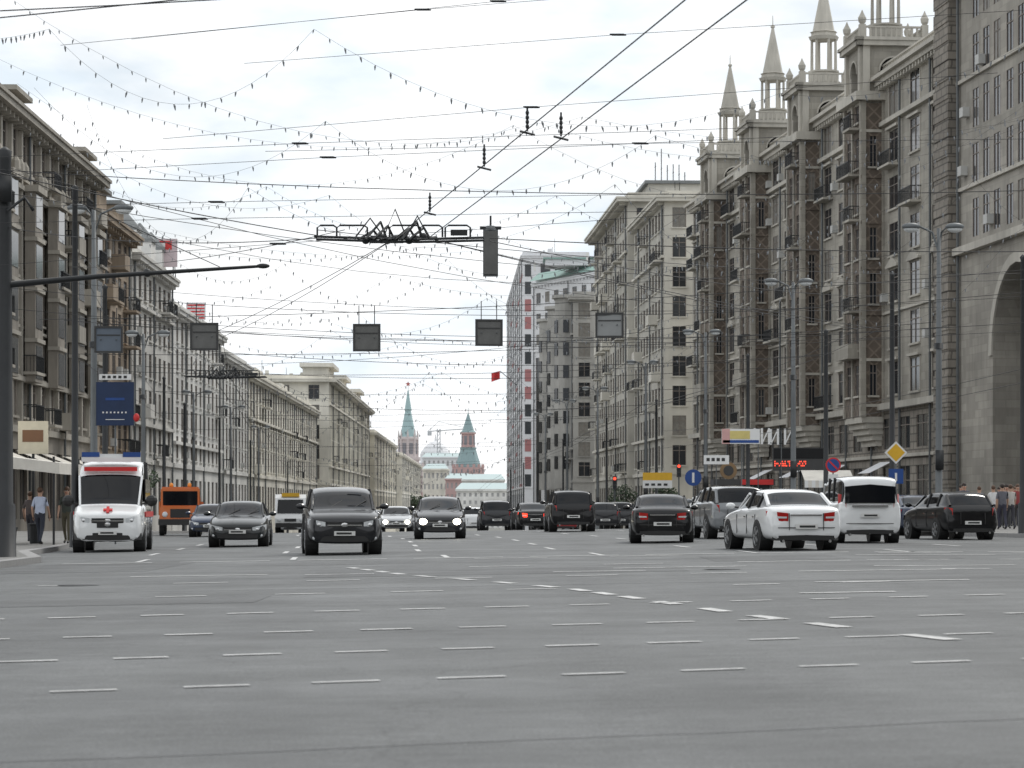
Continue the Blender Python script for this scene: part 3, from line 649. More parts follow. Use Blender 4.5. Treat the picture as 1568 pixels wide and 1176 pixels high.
def car(name,x,y,yaw,kind,pm,front=True,lit=False,scale=1,brake=False,dark_bumper=False):
    k=K[kind]; L,W,zb,gt=k['L'],k['W'],k['zb'],k['gt']
    rz=math.radians((-90 if front else 90)+yaw)
    e=E(name,(x,y,gz(x,y)+.004),rz); e.scale=(scale,)*3
    mats=[pm,cglass,plast]; V=[];Fs=[];MI=[]
    rings=[]
    for i,(sx,zs,zt,w,g) in enumerate(k['st']):
        h=W/2*w; m_=(zb+zs)/2
        lo=[(0,zb),(.8*h,zb),(.97*h,zb+.1),(h,m_),(.985*h,zs-.09),(.94*h,zs)]
        if g: up=[(.90*h,zs+.03),(gt*h,zt-.08),(gt*h*.78,zt-.012),(0,zt)]
        else:
            dz=zt-zs; up=[(.90*h,zs+dz*.3),(.80*h,zs+dz*.65),(.45*h,zs+dz*.92),(0,zt)]
        half=lo+up
        end=1 if i==0 else (-1 if i==len(k['st'])-1 else 0)
        ring=[]
        for j in range(18):
            p=half[j] if j<10 else half[18-j]; sg=1 if j<10 else -1
            dx=end*(.05 if (j if j<10 else 18-j) in (1,2,3) else 0)
            ring.append(len(V)); V.append((sx+dx,sg*p[0],p[1]))
        rings.append(ring)
    edges_c={}
    for a in range(len(rings)-1):
        ga,gb=k['st'][a][4],k['st'][a+1][4]
        for j in range(18):
            j2=(j+1)%18; seg=j if j<9 else 17-j
            Fs.append((rings[a][j],rings[a][j2],rings[a+1][j2],rings[a+1][j]))
            mi=0
            if ga and gb and seg==6 and not(kind=='amb' and a>5) : mi=1
            if ga!=gb and seg in (6,7,8): mi=1
            if seg in (0,): mi=2
            if dark_bumper and seg in(1,2): mi=2
            MI.append(mi)
            for key in (5,6,7):
                if j==key or j==18-key: edges_c[(rings[a][j],rings[a+1][j])]=.6
    Fs.append(tuple(reversed(rings[0]))); MI.append(0); Fs.append(tuple(rings[-1])); MI.append(0)
    for rr in (rings[0],rings[-1]):
        for j in range(18): edges_c[(rr[j],rr[(j+1)%18])]=.45
    for a in range(len(rings)-1):
        if k['st'][a][4]!=k['st'][a+1][4]:
            for rr in (rings[a],rings[a+1]):
                for j in (6,7,8,9,10,11): edges_c[(rr[j],rr[j+1])]=.5
    me=bpy.data.meshes.new('body'); me.from_pydata(V,[],Fs)
    for m in mats: me.materials.append(m)
    me.polygons.foreach_set('material_index',MI); me.polygons.foreach_set('use_smooth',[True]*len(Fs)); me.update()
    at=me.attributes.new('crease_edge','FLOAT','EDGE'); ek={tuple(sorted(ed.vertices)):ed.index for ed in me.edges}
    for (a,b),c in edges_c.items():
        q=ek.get(tuple(sorted((a,b))))
        if q is not None: at.data[q].value=c
    o=bpy.data.objects.new('body',me); scene.collection.objects.link(o); o.parent=e
    s=o.modifiers.new('s','SUBSURF'); s.levels=2; s.render_levels=2
    d=MB(); X0=L/2
    def xf(yy):
        t=abs(yy)/(W/2); return X0-.015-(0 if t<.68 else ((t-.68)/.32)**2*.42)
    def patch(end,y0,y1,zl0,zh0,zl1,zh1,mt,pr=.03,both=True,inset=0):
        for sg in ((1,-1) if both else (1,)):
            n=6
            for i in range(n):
                t0,t1=i/n,(i+1)/n; a,b=y0+(y1-y0)*t0,y0+(y1-y0)*t1
                l0,l1=zl0+(zl1-zl0)*t0,zl0+(zl1-zl0)*t1; h0,h1=zh0+(zh1-zh0)*t0,zh0+(zh1-zh0)*t1
                A=end*(xf(a)+pr-inset); B=end*(xf(b)+pr-inset); ia,ib=A-end*.12,B-end*.12
                d.poly([(A,sg*a,l0),(B,sg*b,l1),(B,sg*b,h1),(A,sg*a,h0)],mt)
                d.poly([(A,sg*a,h0),(B,sg*b,h1),(ib,sg*b,h1+.01),(ia,sg*a,h0+.01)],mt)
                d.poly([(A,sg*a,l0),(B,sg*b,l1),(ib,sg*b,l1-.01),(ia,sg*a,l0-.01)],mt)
    wh=W/2; z1=k['st'][0][1]; zr=k['st'][-1][1]
    zh=z1-.03
    patch(1,wh*.50,wh*.96,zh-.17,zh-.02,zh-.08,zh+.07,head,.03)
    for sg in (1,-1): d.ball((X0+.0,sg*wh*.66,zh-.08),.035,.055,.055,chrome)
    if lit:
        for sg in (1,-1): d.ball((X0+.02,sg*wh*.66,zh-.07),.05,.14,.11,headon)
    patch(1,0,wh*.44,zh-.18,zh-.02,zh-.16,zh-.02,plast,.03)
    patch(1,0,wh*.45,zh-.11,zh-.08,zh-.11,zh-.08,chrome,.045)
    d.ball((X0+.03,0,zh-.09),.02,.09,.055,chrome)
    patch(1,0,wh*.68,zb+.04,zb+.2,zb+.06,zb+.18,plast,.055)
    for sg in (1,-1): d.ball((X0-.03,sg*wh*.78,zb+.14),.05,.06,.05,head)
    d.box(X0+.05,X0+.075,-.26,.26,zb+.2,zb+.31,plate); d.box(X0+.076,X0+.079,-.20,.17,zb+.23,zb+.28,ptext)
    if kind=='amb': patch(1,0,wh*.93,.34,.56,.36,.54,plast,.05)
    XR=-X0
    if kind in('van','amb','suv','hatch'):
        lo,hi=(zr-.28,zr+.12)
        if kind in('van','amb'): lo,hi=.75,1.35
        patch(-1,wh*.72,wh*.93,lo,hi,lo,hi+.02,tail if not brake else brk,.03)
    else:
        patch(-1,wh*.46,wh*.95,zr-.22,zr-.02,zr-.20,zr+.03,tail if not brake else brk,.03)
        patch(-1,wh*.50,wh*.88,zr-.14,zr-.10,zr-.14,zr-.09,head,.036)
        patch(-1,0,wh*.40,zr-.08,zr-.05,zr-.08,zr-.05,chrome,.035)
    if kind in ('van','amb'):
        zt=k['st'][-1][2]; patch(-1,0,wh*.76,1.12,zt-.14,1.12,zt-.20,cglass,.075)
        d.box(XR-.09,XR-.0,-.5,.5,1.02,1.06,chrome)
    else:
        for sg in (1,-1): d.box(XR-.05,XR,sg*wh*.44-.006,sg*wh*.44+.006,zb+.25,zr-.02,seamm)
    d.box(XR-.07,XR-.04,-.26,.26,zr-.38,zr-.27,plate); d.box(XR-.074,XR-.071,-.2,.17,zr-.35,zr-.30,ptext)
    if kind=='sedan' or kind=='van': patch(-1,0,wh*.86,zb+.30,zb+.315,zb+.30,zb+.315,seamm,.065)
    patch(-1,0,wh*.85,zb+.02,zb+.14,zb+.02,zb+.12,plast,.06)
    patch(-1,wh*.78,wh*.9,zb+.2,zb+.25,zb+.2,zb+.25,tail,.055)
    for sg in (1,-1): d.tube([(XR+.1,sg*wh*.6,zb+.0),(XR-.06,sg*wh*.6,zb+.0)],.035,chrome,8)
    st=k['st']; gi=[i for i,s_ in enumerate(st) if s_[4]]
    def pt(i,j):
        sx,zs,zt,w,g=st[i]; h=W/2*w
        if j==6: return (sx,.905*h,zs+.03 if g else zs+(zt-zs)*.3)
        return (sx,gt*h,zt-.06) if g else (sx,.81*h,zs+(zt-zs)*.65)
    def pil(A,B,r=.03,mt=pm):
        for sg in (1,-1): d.tube([(A[0],sg*A[1],A[2]),(B[0],sg*B[1],B[2])],r,mt,6)
    pil(pt(gi[0]-1,7),pt(gi[0],7),.035)
    if gi[-1]+1<len(st): pil(pt(gi[-1]+1,7),pt(gi[-1],7),.05)
    def mid(t):
        for i in gi[:-1]:
            a,b=st[i],st[i+1]
            if b[0]<=t<=a[0]:
                f=(a[0]-t)/(a[0]-b[0]); A6,B6,A7,B7=pt(i,6),pt(i+1,6),pt(i,7),pt(i+1,7)
                return tuple(A6[q]+(B6[q]-A6[q])*f for q in range(3)),tuple(A7[q]+(B7[q]-A7[q])*f for q in range(3))
    for t in (-.25,-1.15):
        r_=mid(t)
        if r_: pil(r_[0],r_[1],.035,plast)
    bx=st[gi[0]-1][0]-.25; bz=st[gi[0]][1]+.08
    ms=1.5 if kind=='amb' else 1
    for sg in (1,-1):
        d.ball((bx,sg*(wh+.11*ms),bz+.02+.1*(ms-1)),.07*ms,.12*ms,.075*ms*ms,pm if kind!='amb' else plast); d.tube([(bx,sg*(wh*.9),bz-.02),(bx,sg*(wh+.06),bz)],.025,plast,5)
        for gx in (.55,-.4,-1.2): d.box(gx-.006,gx+.006,sg*wh*.995-.012,sg*wh*.995+.006,zb+.15,st[gi[0]][1]-.1,seamm)
    for sg in (-.35,.25): d.tube([(st[gi[0]-1][0]-.05,sg,st[gi[0]-1][2]+.02),(st[gi[0]-1][0]-.35,sg+.35,st[gi[0]-1][2]+.22)],.012,plast,4)
    for sg in (1,-1):
        for hx in (-.3,-1.1): d.box(hx,hx+.16,sg*wh*.985-.015,sg*wh*.985+.015,st[gi[0]][1]-.17,st[gi[0]][1]-.14,chrome if not kind=='amb' else plast)
    d.obj('lamps_plates_trim',e,smooth=False)
    wm=MB(); r=k['r']
    for wx in k['wx']:
        for sg in (1,-1):
            T=Matrix.Translation((wx,sg*(wh-.12),r))@Matrix.Rotation(-math.pi/2*sg,4,'X')
            wm.lathe((0,0,0),[(-.11,r*.8),(-.10,r*.97),(0,r),(.10,r),(.125,r*.95),(.13,r*.7)],22,tyre,T=T)
            wm.lathe((0,0,0),[(.10,r*.68),(.137,r*.68),(.125,r*.6),(.105,r*.3)],22,rim,T=T)
            for q in range(5):
                T2=T@Matrix.Rotation(q*2*math.pi/5,4,'Z'); wm.box(.03,r*.64,-.035,.035,.11,.145,rim,T2)
            wm.lathe((0,0,0),[(-.2,r*1.17),(.119,r*1.17),(.1195,r*1.1)],24,plast,T=T)
    wm.obj('wheels',e,smooth=False)
    return e
bk=P_('paint_black',(.004,.004,.005),.3,.4,.25); gr=P_('paint_graphite',(.009,.010,.013),.3,.6,.3); wt=P_('paint_white',(.80,.81,.81)); sv=P_('paint_silver',(.38,.39,.4),.3); sv2=P_('paint_grey',(.19,.20,.21),.3); dg=P_('paint_darkgreen',(.008,.011,.012),.3,.6,.3); bl=P_('paint_blue',(.012,.025,.06),.3,.6,.3); orange=P_('paint_orange',(.56,.14,.03),.45)
car('oncoming_suv_car',-4.35,68,6,'suv',gr,True)
car('oncoming_sedan_car',-8.6,85,3,'sedan',dg,True)
car('oncoming_hatchback_car',-2.65,98,2,'hatch',gr,True,lit=True,scale=1.03)
car('white_sedan_car',6.5,65,9,'sedan',wt,False,scale=1.02)
car('white_minivan',9.9,77,2,'van',wt,False)
car('grey_suv_car',6.95,87,7,'suv',sv2,False)
car('black_sedan_car',4.45,80,-2,'sedan',bk,False)
car('black_suv_car',2.5,117,3,'suv',bk,False,scale=1.05)
car('black_hatchback_car',13.7,84,11,'hatch',bk,False)
car('dark_hatchback_car',4.9,146,3,'hatch',gr,False)
car('dark_sedan_car',1.0,140,5,'sedan',bk,False,brake=True)
car('grey_suv_car',-.95,150,3,'suv',gr,False)
car('white_hatchback_car',-2.4,164,3,'hatch',wt,False)
car('white_hatchback_car',8.0,108,4,'hatch',wt,False,brake=True)
car('dark_blue_sedan_car',14.2,96,8,'sedan',bl,False)
car('blue_sedan_car',-13.2,118,3,'sedan',bl,True)
car('silver_sedan_car',-6.5,150,3,'sedan',sv,True,lit=True)
car('dark_sedan_car',-5.6,170,3,'sedan',gr,True)
car('black_hatchback_car',-9.2,175,3,'hatch',bk,True)
car('dark_suv_car',-8.6,190,3,'suv',bk,False)
car('red_hatchback_car',3.3,175,3,'hatch',P_('paint_red',(.3,.02,.02)),False)
car('dark_suv_car',6.3,160,3,'suv',gr,False)
car('dark_sedan_car',2.2,190,3,'sedan',bk,False,brake=True)
car('silver_hatchback_car',-16.5,200,3,'hatch',sv,True)
e=car('ambulance_van',-11.75,79,5,'amb',wt,True,scale=1.0)
mb=MB()
mb.box(1.0,1.35,-.85,.85,2.60,2.74,wt); mb.box(1.02,1.36,-.84,-.35,2.74,2.88,blue); mb.box(1.02,1.36,.35,.84,2.74,2.88,blue); mb.box(1.05,1.3,-.33,.33,2.74,2.83,wht)
mb.box(1.40,1.52,-.76,.76,2.33,2.45,red)
Tm=Matrix.Translation((2.80,0,1.20))@Matrix.Rotation(math.radians(40),4,'Y')
mb.box(-.13,.13,-.042,.042,-.01,.03,red,Tm); mb.box(-.042,.042,-.13,-.043,-.01,.03,red,Tm); mb.box(-.042,.042,.043,.13,-.01,.03,red,Tm)
for sg in (1,-1):
    mb.box(-2.6,2.0,sg*1.03-.008,sg*1.03+.008,1.0,1.16,red); mb.box(-1.8,1.0,sg*.955-.02,sg*.955+.02,1.45,2.1,cglass)
mb.box(2.955,2.99,-.3,.3,.70,.88,plast); mb.ball((3.0,0,.79),.02,.09,.06,chrome)
mb.obj('light_bar_and_livery',e)
def truck():
    e=E('orange_utility_truck',(-15.7,127,gz(-15.7,127)+.004),math.radians(-84)); mb=MB()
    mb.box(1.2,2.6,-.95,.95,.75,1.35,orange); mb.box(1.15,2.25,-.9,.9,1.35,2.2,orange); mb.box(1.2,2.2,-.85,.85,2.2,2.28,orange)
    mb.box(2.2,2.262,-.8,.8,1.42,2.08,cglass); mb.box(1.35,2.1,-.915,.915,1.42,2.05,cglass)
    mb.box(2.6,2.72,-1,1,.5,.78,plast)
    for s in (-.7,.7): mb.ball((2.62,s,1.0),.05,.13,.13,head); mb.ball((1.7,s*.6,2.36),.1,.1,.12,amber)
    mb.box(2.6,2.63,-.45,.45,.85,1.25,plast); mb.box(-2.6,1.05,-.35,.35,.6,.8,plast)
    mb.box(-2.6,1.0,-1.0,1.0,.95,1.05,orange)
    for s in (-1,.94): mb.box(-2.6,1.0,s,s+.06,1.05,1.6,orange)
    mb.box(-2.6,-2.54,-.93,.93,1.05,1.6,orange); mb.box(.93,.99,-.93,.93,1.05,1.8,orange)
    for k in range(7): mb.box(-2.5+k*.55,-2.44+k*.55,-1.03,1.03,.96,1.58,orange)
    mb.ball((-.8,0,1.5),1.5,.85,.55,plast)
    for wx in (1.75,-1.6):
        for sg in (1,-1):
            T=Matrix.Translation((wx,sg*.85,.45))@Matrix.Rotation(-math.pi/2*sg,4,'X')
            mb.lathe((0,0,0),[(-.13,.38),(-.1,.45),(.1,.45),(.13,.4)],18,tyre,T=T); mb.lathe((0,0,0),[(.1,.25),(.135,.24),(.11,.1)],14,orange,T=T)
    mb.obj('cab_and_bed',e)
truck()
def bus():
    e=E('white_minibus',(-15.3,186,gz(-15.3,186)+.004),math.radians(-87)); mb=MB()
    prof=[(-3.4,.4),(3.3,.4),(3.4,1.0),(3.3,1.3),(2.9,2.4),(2.6,2.65),(-3.3,2.7),(-3.4,2.5)]
    for s in (-1.05,1.05): mb.poly([(x,s,z) for x,z in prof],wt)
    for (a,b),(c,d) in zip(prof,prof[1:]+prof[:1]): mb.poly([(a,-1.05,b),(a,1.05,b),(c,1.05,d),(c,-1.05,d)],wt)
    mb.poly([(3.33,-.9,1.36),(3.33,.9,1.36),(2.96,.85,2.3),(2.96,-.85,2.3)],cglass); mb.box(2.7,2.95,-.6,.6,2.5,2.75,yellow)
    for s in (-1.06,1.052):
        for k in range(5): mb.box(-3+k*1.15,-2+k*1.15,s,s+.008,1.4,2.2,cglass)
    mb.box(3.38,3.45,-1,1,.4,.7,plast)
    for s in (-.75,.75): mb.ball((3.38,s,.9),.05,.16,.12,head)
    mb.box(3.39,3.42,-.4,.4,.8,1.0,plast)
    for wx in (2.2,-2.2):
        for sg in (1,-1):
            T=Matrix.Translation((wx,sg*.95,.4))@Matrix.Rotation(-math.pi/2*sg,4,'X'); mb.lathe((0,0,0),[(-.1,.4),(.11,.4),(.13,.25)],18,tyre,T=T)
    mb.obj('bus_body',e)
bus()
# ------------------------------------------------------------------ street lamps
def lamp(x,y,h=11,arm=1,big=True,name='street_lamp',heads=2):
    e=E(name,(x,y,gz(x,y)+.12)); mb=MB(); h=h-gz(x,y)-.12
    mb.lathe((0,0,0),[(0,.22),(.9,.2),(1.0,.13),(h*.5,.11),(h,.07)],10,steel if big else iron)
    for k in range(heads):
        L_=.75 if k==0 else .3; sg=arm if k==0 else -arm
        mb.tube([(0,0,h-.9),(sg*.3*L_,0,h-.15),(sg*L_,-.1,h+.08)],.04,steel,6)
        c=(sg*(L_+.25),-.1,h+.05)
        mb.ball(c,.34,.2,.14,steel,12,6); mb.ball((c[0],c[1],c[2]-.07),.28,.17,.15,lampgl,12,6)
    mb.tube([(0,0,6.5),(0,0,6.7)],.16,iron,8); mb.box(-.14,.14,-.2,-.08,2.2,2.9,iron)
    mb.obj('pole_and_luminaires',e,smooth=True)
for x,y in [(15.15,95),(12.4,118),(11,152),(9.2,184),(7.2,225),(5.2,252),(3.6,288)]: lamp(x,y,11,-1)
lamp(-13.9,89,11,1)
for x,y,h in [(-17.9,130,9.5),(-22.6,190,9.2),(-25.2,240,10),(-28.4,300,10)]: lamp(x,y,h,1)
e=E('traction_mast',(-11.75,62,gz(-11.5,62)+.14)); mb=MB()
mb.lathe((0,0,0),[(0,.27),(1.2,.25),(1.25,.2),(9.2,.15),(9.4,.17),(9.5,.03)],12,iron); mb.tube([(0,0,6.3),(2.2,0,6.5),(6.0,-.2,6.72)],[.085,.06,.035],iron,7); mb.tube([(0,0,9.0),(5.0,-.2,6.7)],.009,wirem,4)
mb.ball((6.0,-.2,6.72),.16,.06,.06,iron); mb.ball((3.3,0,6.58),.1,.1,.1,iron); mb.box(-.2,.2,-.3,-.16,8.2,8.8,iron)
mb.tube([(.1,-.2,8.0),(.5,-.2,8.3),(.7,-.2,8.0)],.04,iron)
mb.obj('mast_and_arm',e,smooth=True)
def mast(x,y,h,r=.11,name='traction_pole'):
    e=E(name,(x,y,gz(x,y)+.12)); mb=MB(); mb.lathe((0,0,0),[(0,r*1.5),(1,r*1.4),(1.05,r),(h,r*.7),(h+.1,r),(h+.2,.02)],9,iron); mb.obj('pole',e,smooth=True)
for x,y,h in [(-14.6,96,9),(-12.9,79,10.5),(-19.5,150,8.5),(-20.8,170,8),(-23.5,215,9),(-25.9,265,9),(14.2,100,9.5),(12.9,110,8),(11.9,135,8.5),(9.6,178,8.5),(7.6,215,9),(5,262,9),(16.8,88,9),(-17,112,8.5),(2.9,300,9),(-.2,380,9),(1.5,345,9),(-28.5,340,9)]: mast(x,y,h)
# ------------------------------------------------------------------ overhead wires
def cat(a,b,sag,n=10):
    a=Vector(a); b=Vector(b); return [tuple(a.lerp(b,i/n)-Vector((0,0,sag*4*(i/n)*(1-i/n)))) for i in range(n+1)]
mb=MB()
def wire(a,b,sag=.2,r=.011,n=10): mb.tube(cat(a,b,sag,n),r*.72,wirem,4)
A=(-2.1,48,5.95); Bp=(-1.5,48,5.95)
wire(A,(1.7,26,6.08),.0,.014); wire((1.7,26,6.08),(4.3,10,6.2),0,.012)
wire(Bp,(2.3,26,6.08),.0,.014); wire((2.3,26,6.08),(4.9,10,6.2),0,.012)
wire((-3.5,48,6.0),(-8.2,40,6.25),.05,.012); wire((-8.2,40,6.25),(-20,24,6.3),0,.012)
wire((-.4,48,5.95),(10,50.5,5.95),.08,.012); wire((-.4,48,5.9),(14.2,100,9),.3,.011)
wire((-3.5,48,5.95),(-11.7,62,7.6),.2,.011)
for side,off in ((-1,4.5),(-1,5.1),(1,4.5),(1,5.1)):
    prev=(-1.8+.3*side,48,5.95)
    for y in (75,100,130,165,205,250,310,400):
        kx=interp(KL,y)+off if side<0 else interp(KR,max(y,95))-off
        p=(kx,y,6.0+gz(kx,y)); wire(prev,p,.12,.011 if y<110 else .018,6); prev=p
for y,z in ((48,6.6),(70,6.5),(72,6.0),(84,7.4),(96,7),(112,7.2),(130,7.2),(150,7),(178,7.2),(215,7.2),(262,7)):
    xl=interp(KL,y)-.8 if y>62 else -12; xr=interp(KR,y)+.8 if y>90 else 16.8
    g=gz(0,y); wire((xl,y,z+g+R(.3,.9)),(xr,y,z+g+R(.3,.9)),R(.5,.9),.010 if y<90 else .016,16)
    if y>80: wire((xl,y,z+g-.4),(xr,y+R(-3,6),z+g+R(-.3,1.3)),R(.2,.5),.014,12)
wire((-7,30,6.5),(9,26,7.6),.1,.010); wire((-7,30,6.65),(6,28.5,7.4),.15,.010); wire((-11.7,62,8.4),(17,88,8.6),.8,.011)
wire((-11.7,62,9.0),(15.1,95,8.2),1.2,.011); wire((16.8,88,8.8),(-3.5,48,6.1),.3,.010); wire((16.8,88,6.9),(-13,79,6.6),.5,.010)
wire((-3,48,6.1),(-13,79,8.2),.2,.010); wire((14.2,100,7.4),(-14.6,96,7.8),.6,.012); wire((-17.5,130,8),(15.1,95,9),.8,.013)
wire((-20,150,7.5),(-12.9,79,8.5),.3,.012); wire((-12.9,79,5.6),(-22,190,6.4),.4,.013); wire((17,88,5.7),(9.6,178,6.1),.4,.013); wire((16.8,88,5.2),(7.2,225,5.5),.4,.013)
wire((-22,30,7.2),(3.5,22,6.3),.1,.008); wire((-14,89,10.6),(15.2,95,10.4),1.7,.011)
for x,y,z in ((-1.35,44,5.98),(.2,35,6.05),(-.4,38.5,6.03),(.65,35.5,6.05)):
    for k in range(4): mb.ball((x,y,z+.06+k*.06),.026,.026,.035,iron,6,4)
    mb.tube([(x,y,z),(x,y,z+.32)],.013,iron,4); mb.tube([(x-.1,y,z),(x+.1,y,z-.05)],.015,iron,4)
for x,y,z in ((-1.6,48,10.05),(-.25,48,10.2),(2.3,48,7.65),(-3.8,48,7.65),(-4.2,48,5.85),(-5.3,48,6.6),(-5.6,48,6.3),(.35,48,8.3),(-3.3,48,7.4),(1.9,48,9.6)):
    mb.tube([(x-.15,y,z+.01),(x-.1,y,z),(x+.1,y,z),(x+.15,y,z-.01)],[.01,.022,.022,.01],iron,6)
    s_=R(-.03,.05); mb.tube([(x-7,y+3,z-7*s_+.1),(x,y,z),(x+8,y-2,z+8*s_)],.0045,wirem,4)
mb.obj('overhead_wires')
def crossing(x,y,z,s=1,name='trolley_wire_crossing'):
    e=E(name,(x,y,z)); mb=MB()
    for dy in (0,.5): mb.tube([(-1.55*s,dy,0),(-.6*s,dy,-.03),(.3*s,dy,-.05),(1.5*s,dy,-.02)],.024,iron,5)
    for a,b in ((-1.5,-1.15),(-1.15,-.6),(-.2,.35),(.35,.75),(.8,1.25)):
        mb.tube([(a*s,.1,-.0),(a*s,.1,.17),(a*s+.06,.1,.21),(b*s-.06,.1,.21),(b*s,.1,.17),(b*s,.1,0)],.018,iron,5)
    for k in range(9):
        a=-.75+.13*k; mb.tube([(a*s,-.1,-.06),(a*s+.25,.3,.14+.16*math.sin(k*1.3)),(a*s+.34,.5,.04)],.024,iron,5); mb.ball((a*s+.12,.1,-.07+.04*(k%3)),.075,.06,.06,iron,7,5)
    for a,b,h in ((-.3,.1,.5),(.1,.5,.38),(-.8,-.3,.34)): mb.tube([(a*s,0,0),((a+b)/2*s,.1,h),(b*s,.2,0)],.017,iron,5)
    mb.box(-.55*s,.05*s,-.03,.03,-.12,-.07,iron); mb.box(.9*s,1.2*s,-.05,.05,.02,.12,iron)
    mb.obj('frogs_and_spreaders',e)
crossing(-2.0,48,5.98); crossing(-10.7,100,6.0,1.0); crossing(-11.9,112,6.6,.8)
# ------------------------------------------------------------------ garlands of bulbs
def garland(pts,sag,step,bs,wr):
    g=MB()
    for (a,b),sg in zip(zip(pts,pts[1:]),sag):
        L_=(Vector(b)-Vector(a)).length; n=max(4,int(L_/step)); c=cat(a,b,sg,n); g.tube(c[::max(1,n//14)]+[c[-1]],wr,wirem,3)
        for p in c[1:]:
            x,y,z=p; s=bs*R(.8,1.2); j=R(-.5,.5)*s
            g.tube([(x,y,z-.003),(x+j*.5,y,z-s*.5),(x+j,y,z-s*1.5)],[s*.13,s*.27,s*.1],bulbm,4)
    g.obj('light_garland')
garland([(-10.5,52,10.2),(-8.3,48,9.7),(-3.55,48,9.7),(4.9,49,8.7),(10,50,10)],(.05,1.35,1.1,.45),.27,.065,.0028)
garland([(-10,56,9.9),(-3.9,56,9.2),(3,56,8.9),(12,58,9.8)],(1.5,1.3,.9),.3,.065,.003)
ylist=[62,70,79,90,102,116,132,150,172,198,230,268,315,370,440]
for i,y in enumerate(ylist):
    xl=interp(KL,y)-1 if y>62 else -12; xr=interp(KR,max(y,92))+1
    for rep in range(2 if y<150 else 1):
        n=random.choice((2,3,4)); zt=R(9.2,12.2); P=[]
        for k in range(n+1):
            t=k/n; P.append((xl+(xr-xl)*t+R(-1.5,1.5),y+R(-5,5),zt+gz(0,y)+(R(.8,2) if k in(0,n) else R(-1.2,.5))))
        sc=max(1,y/75)
        garland(P,[R(.9,2.6) for _ in range(n)],.34*sc**.6,.066*sc**.75,.0032*sc**.8)
# ------------------------------------------------------------------ hanging signs & lights
def hung_sign(x,y,z,w=.68,h=.68,mt=signback,tilt=0):
    e=E('hanging_traffic_sign',(x,y,z),tilt); m=MB()
    m.box(-w/2,w/2,0,.03,-h/2,h/2,mt)
    for a in (-w/2-.02,w/2-.03): m.box(a,a+.05,-.025,.045,-h/2-.02,h/2+.02,signfr)
    for b in (-h/2-.02,h/2-.03): m.box(-w/2+.032,w/2-.032,-.022,.042,b,b+.05,signfr)
    m.box(-w/2+.05,w/2-.05,-.012,-.0,.1,.13,signfr); m.tube([(-w*.3,.02,h/2),(-w*.3,.02,h/2+.5)],.012,iron,4); m.tube([(w*.3,.02,h/2),(w*.3,.02,h/2+.5)],.012,iron,4)
    for a in (-.2,.2): m.ball((a,-.02,.0),.02,.02,.02,steel,6,4)
    m.obj('panel',e)
hung_sign(-3.8,70,5.55); hung_sign(-.6,70,5.68,.68,.66,signback,.15); hung_sign(2.55,70,5.88,.7,.62,M('sign_back_light',(.30,.31,.31),.5,metal=.1),-.1); hung_sign(-8.05,70,5.58,.7,.68); hung_sign(-10.55,70,5.5,.7,.66,M('sign_back_blue',(.13,.16,.20),.5),.1)
def tl(x,y,z,on,name='hanging_traffic_light',s=1,post=False,facing=1):
    e=E(name,(x,y,z)); e.scale=(s,)*3; m=MB()
    m.box(-.14,.14,-.1,.1,-.43,.43,signfr if post else steel)
    if not post: m.box(-.125,.125,-.125,-.1,-.4,.4,signback); m.tube([(0,0,.43),(0,0,.7)],.02,iron); m.box(-.2,.2,-.02,.02,.44,.5,iron); m.lathe((0,0,.43),[(0,.13),(.08,.08)],8,steel)
    else:
        lr=[led,gl2,gl2]
        for k in range(3):
            T=Matrix.Translation((0,-.1,.27-.27*k))@Matrix.Rotation(math.pi/2,4,'X'); m.lathe((0,0,0),[(0,.1),(.02,.095)],14,lr[k],T=T)
            m.box(-.12,.12,-.22,-.1,.38-.27*k,.40-.27*k,signfr)
        m.tube([(0,.05,-.4),(0,.05,-z+gz(x,y))],.05,steel,7)
    if not post:
        for k in range(3): m.box(-.12,.12,.1,.26,.38-.27*k,.40-.27*k,signfr)
    m.obj('housing',e)
tl(-.4,50,5.87,0); tl(8.25,215,3.0,1,'traffic_light',1.25,True); tl(10.6,170,3.4,1,'traffic_light',1,True)
def post_sign(name,x,y,z,fn):
    e=E(name,(x,y,gz(x,y)+.12)); m=MB(); zz=z-gz(x,y)-.12; m.tube([(0,.04,0),(0,.04,zz+.3)],.03,steel,7); fn(m,zz); m.obj('post_and_panel',e)
def disc(m,z,r,mt,y0,th=.02,n=24): m.lathe((0,0,0),[(0,r),(th,r)],n,mt,T=Matrix.Translation((0,y0,z))@Matrix.Rotation(math.pi/2,4,'X'))
def prio(m,z):
    m.lathe((0,0,0),[(0,.42),(.02,.42)],4,wht,T=Matrix.Translation((0,0,z))@Matrix.Rotation(math.pi/2,4,'X')); m.lathe((0,0,0),[(0,.33),(.01,.33)],4,yellow,T=Matrix.Translation((0,-.021,z))@Matrix.Rotation(math.pi/2,4,'X'))
    m.box(-.27,.27,-.02,.0,z-1.15,z-.6,blue); m.box(-.04,.04,-.03,-.021,z-1.05,z-.75,wht)
post_sign('priority_road_sign',14.2,99,3.12,prio)
def nostop(m,z): disc(m,z,.3,red,0); disc(m,z,.24,blue,-.021,.01); m.box(-.22,.22,-.04,-.032,-.03,.03,red,Matrix.Translation((0,0,z))@Matrix.Rotation(math.radians(45),4,'Y')); m.box(-.2,.2,-.02,0,z-.62,z-.36,wht)
post_sign('no_stopping_sign',12.6,105,2.75,nostop)
def rb(m,z): disc(m,z,.5,blue,0); m.box(-.07,.07,-.03,-.021,z-.3,z+.3,wht)
post_sign('mandatory_direction_sign',10.9,161,2.85,rb)
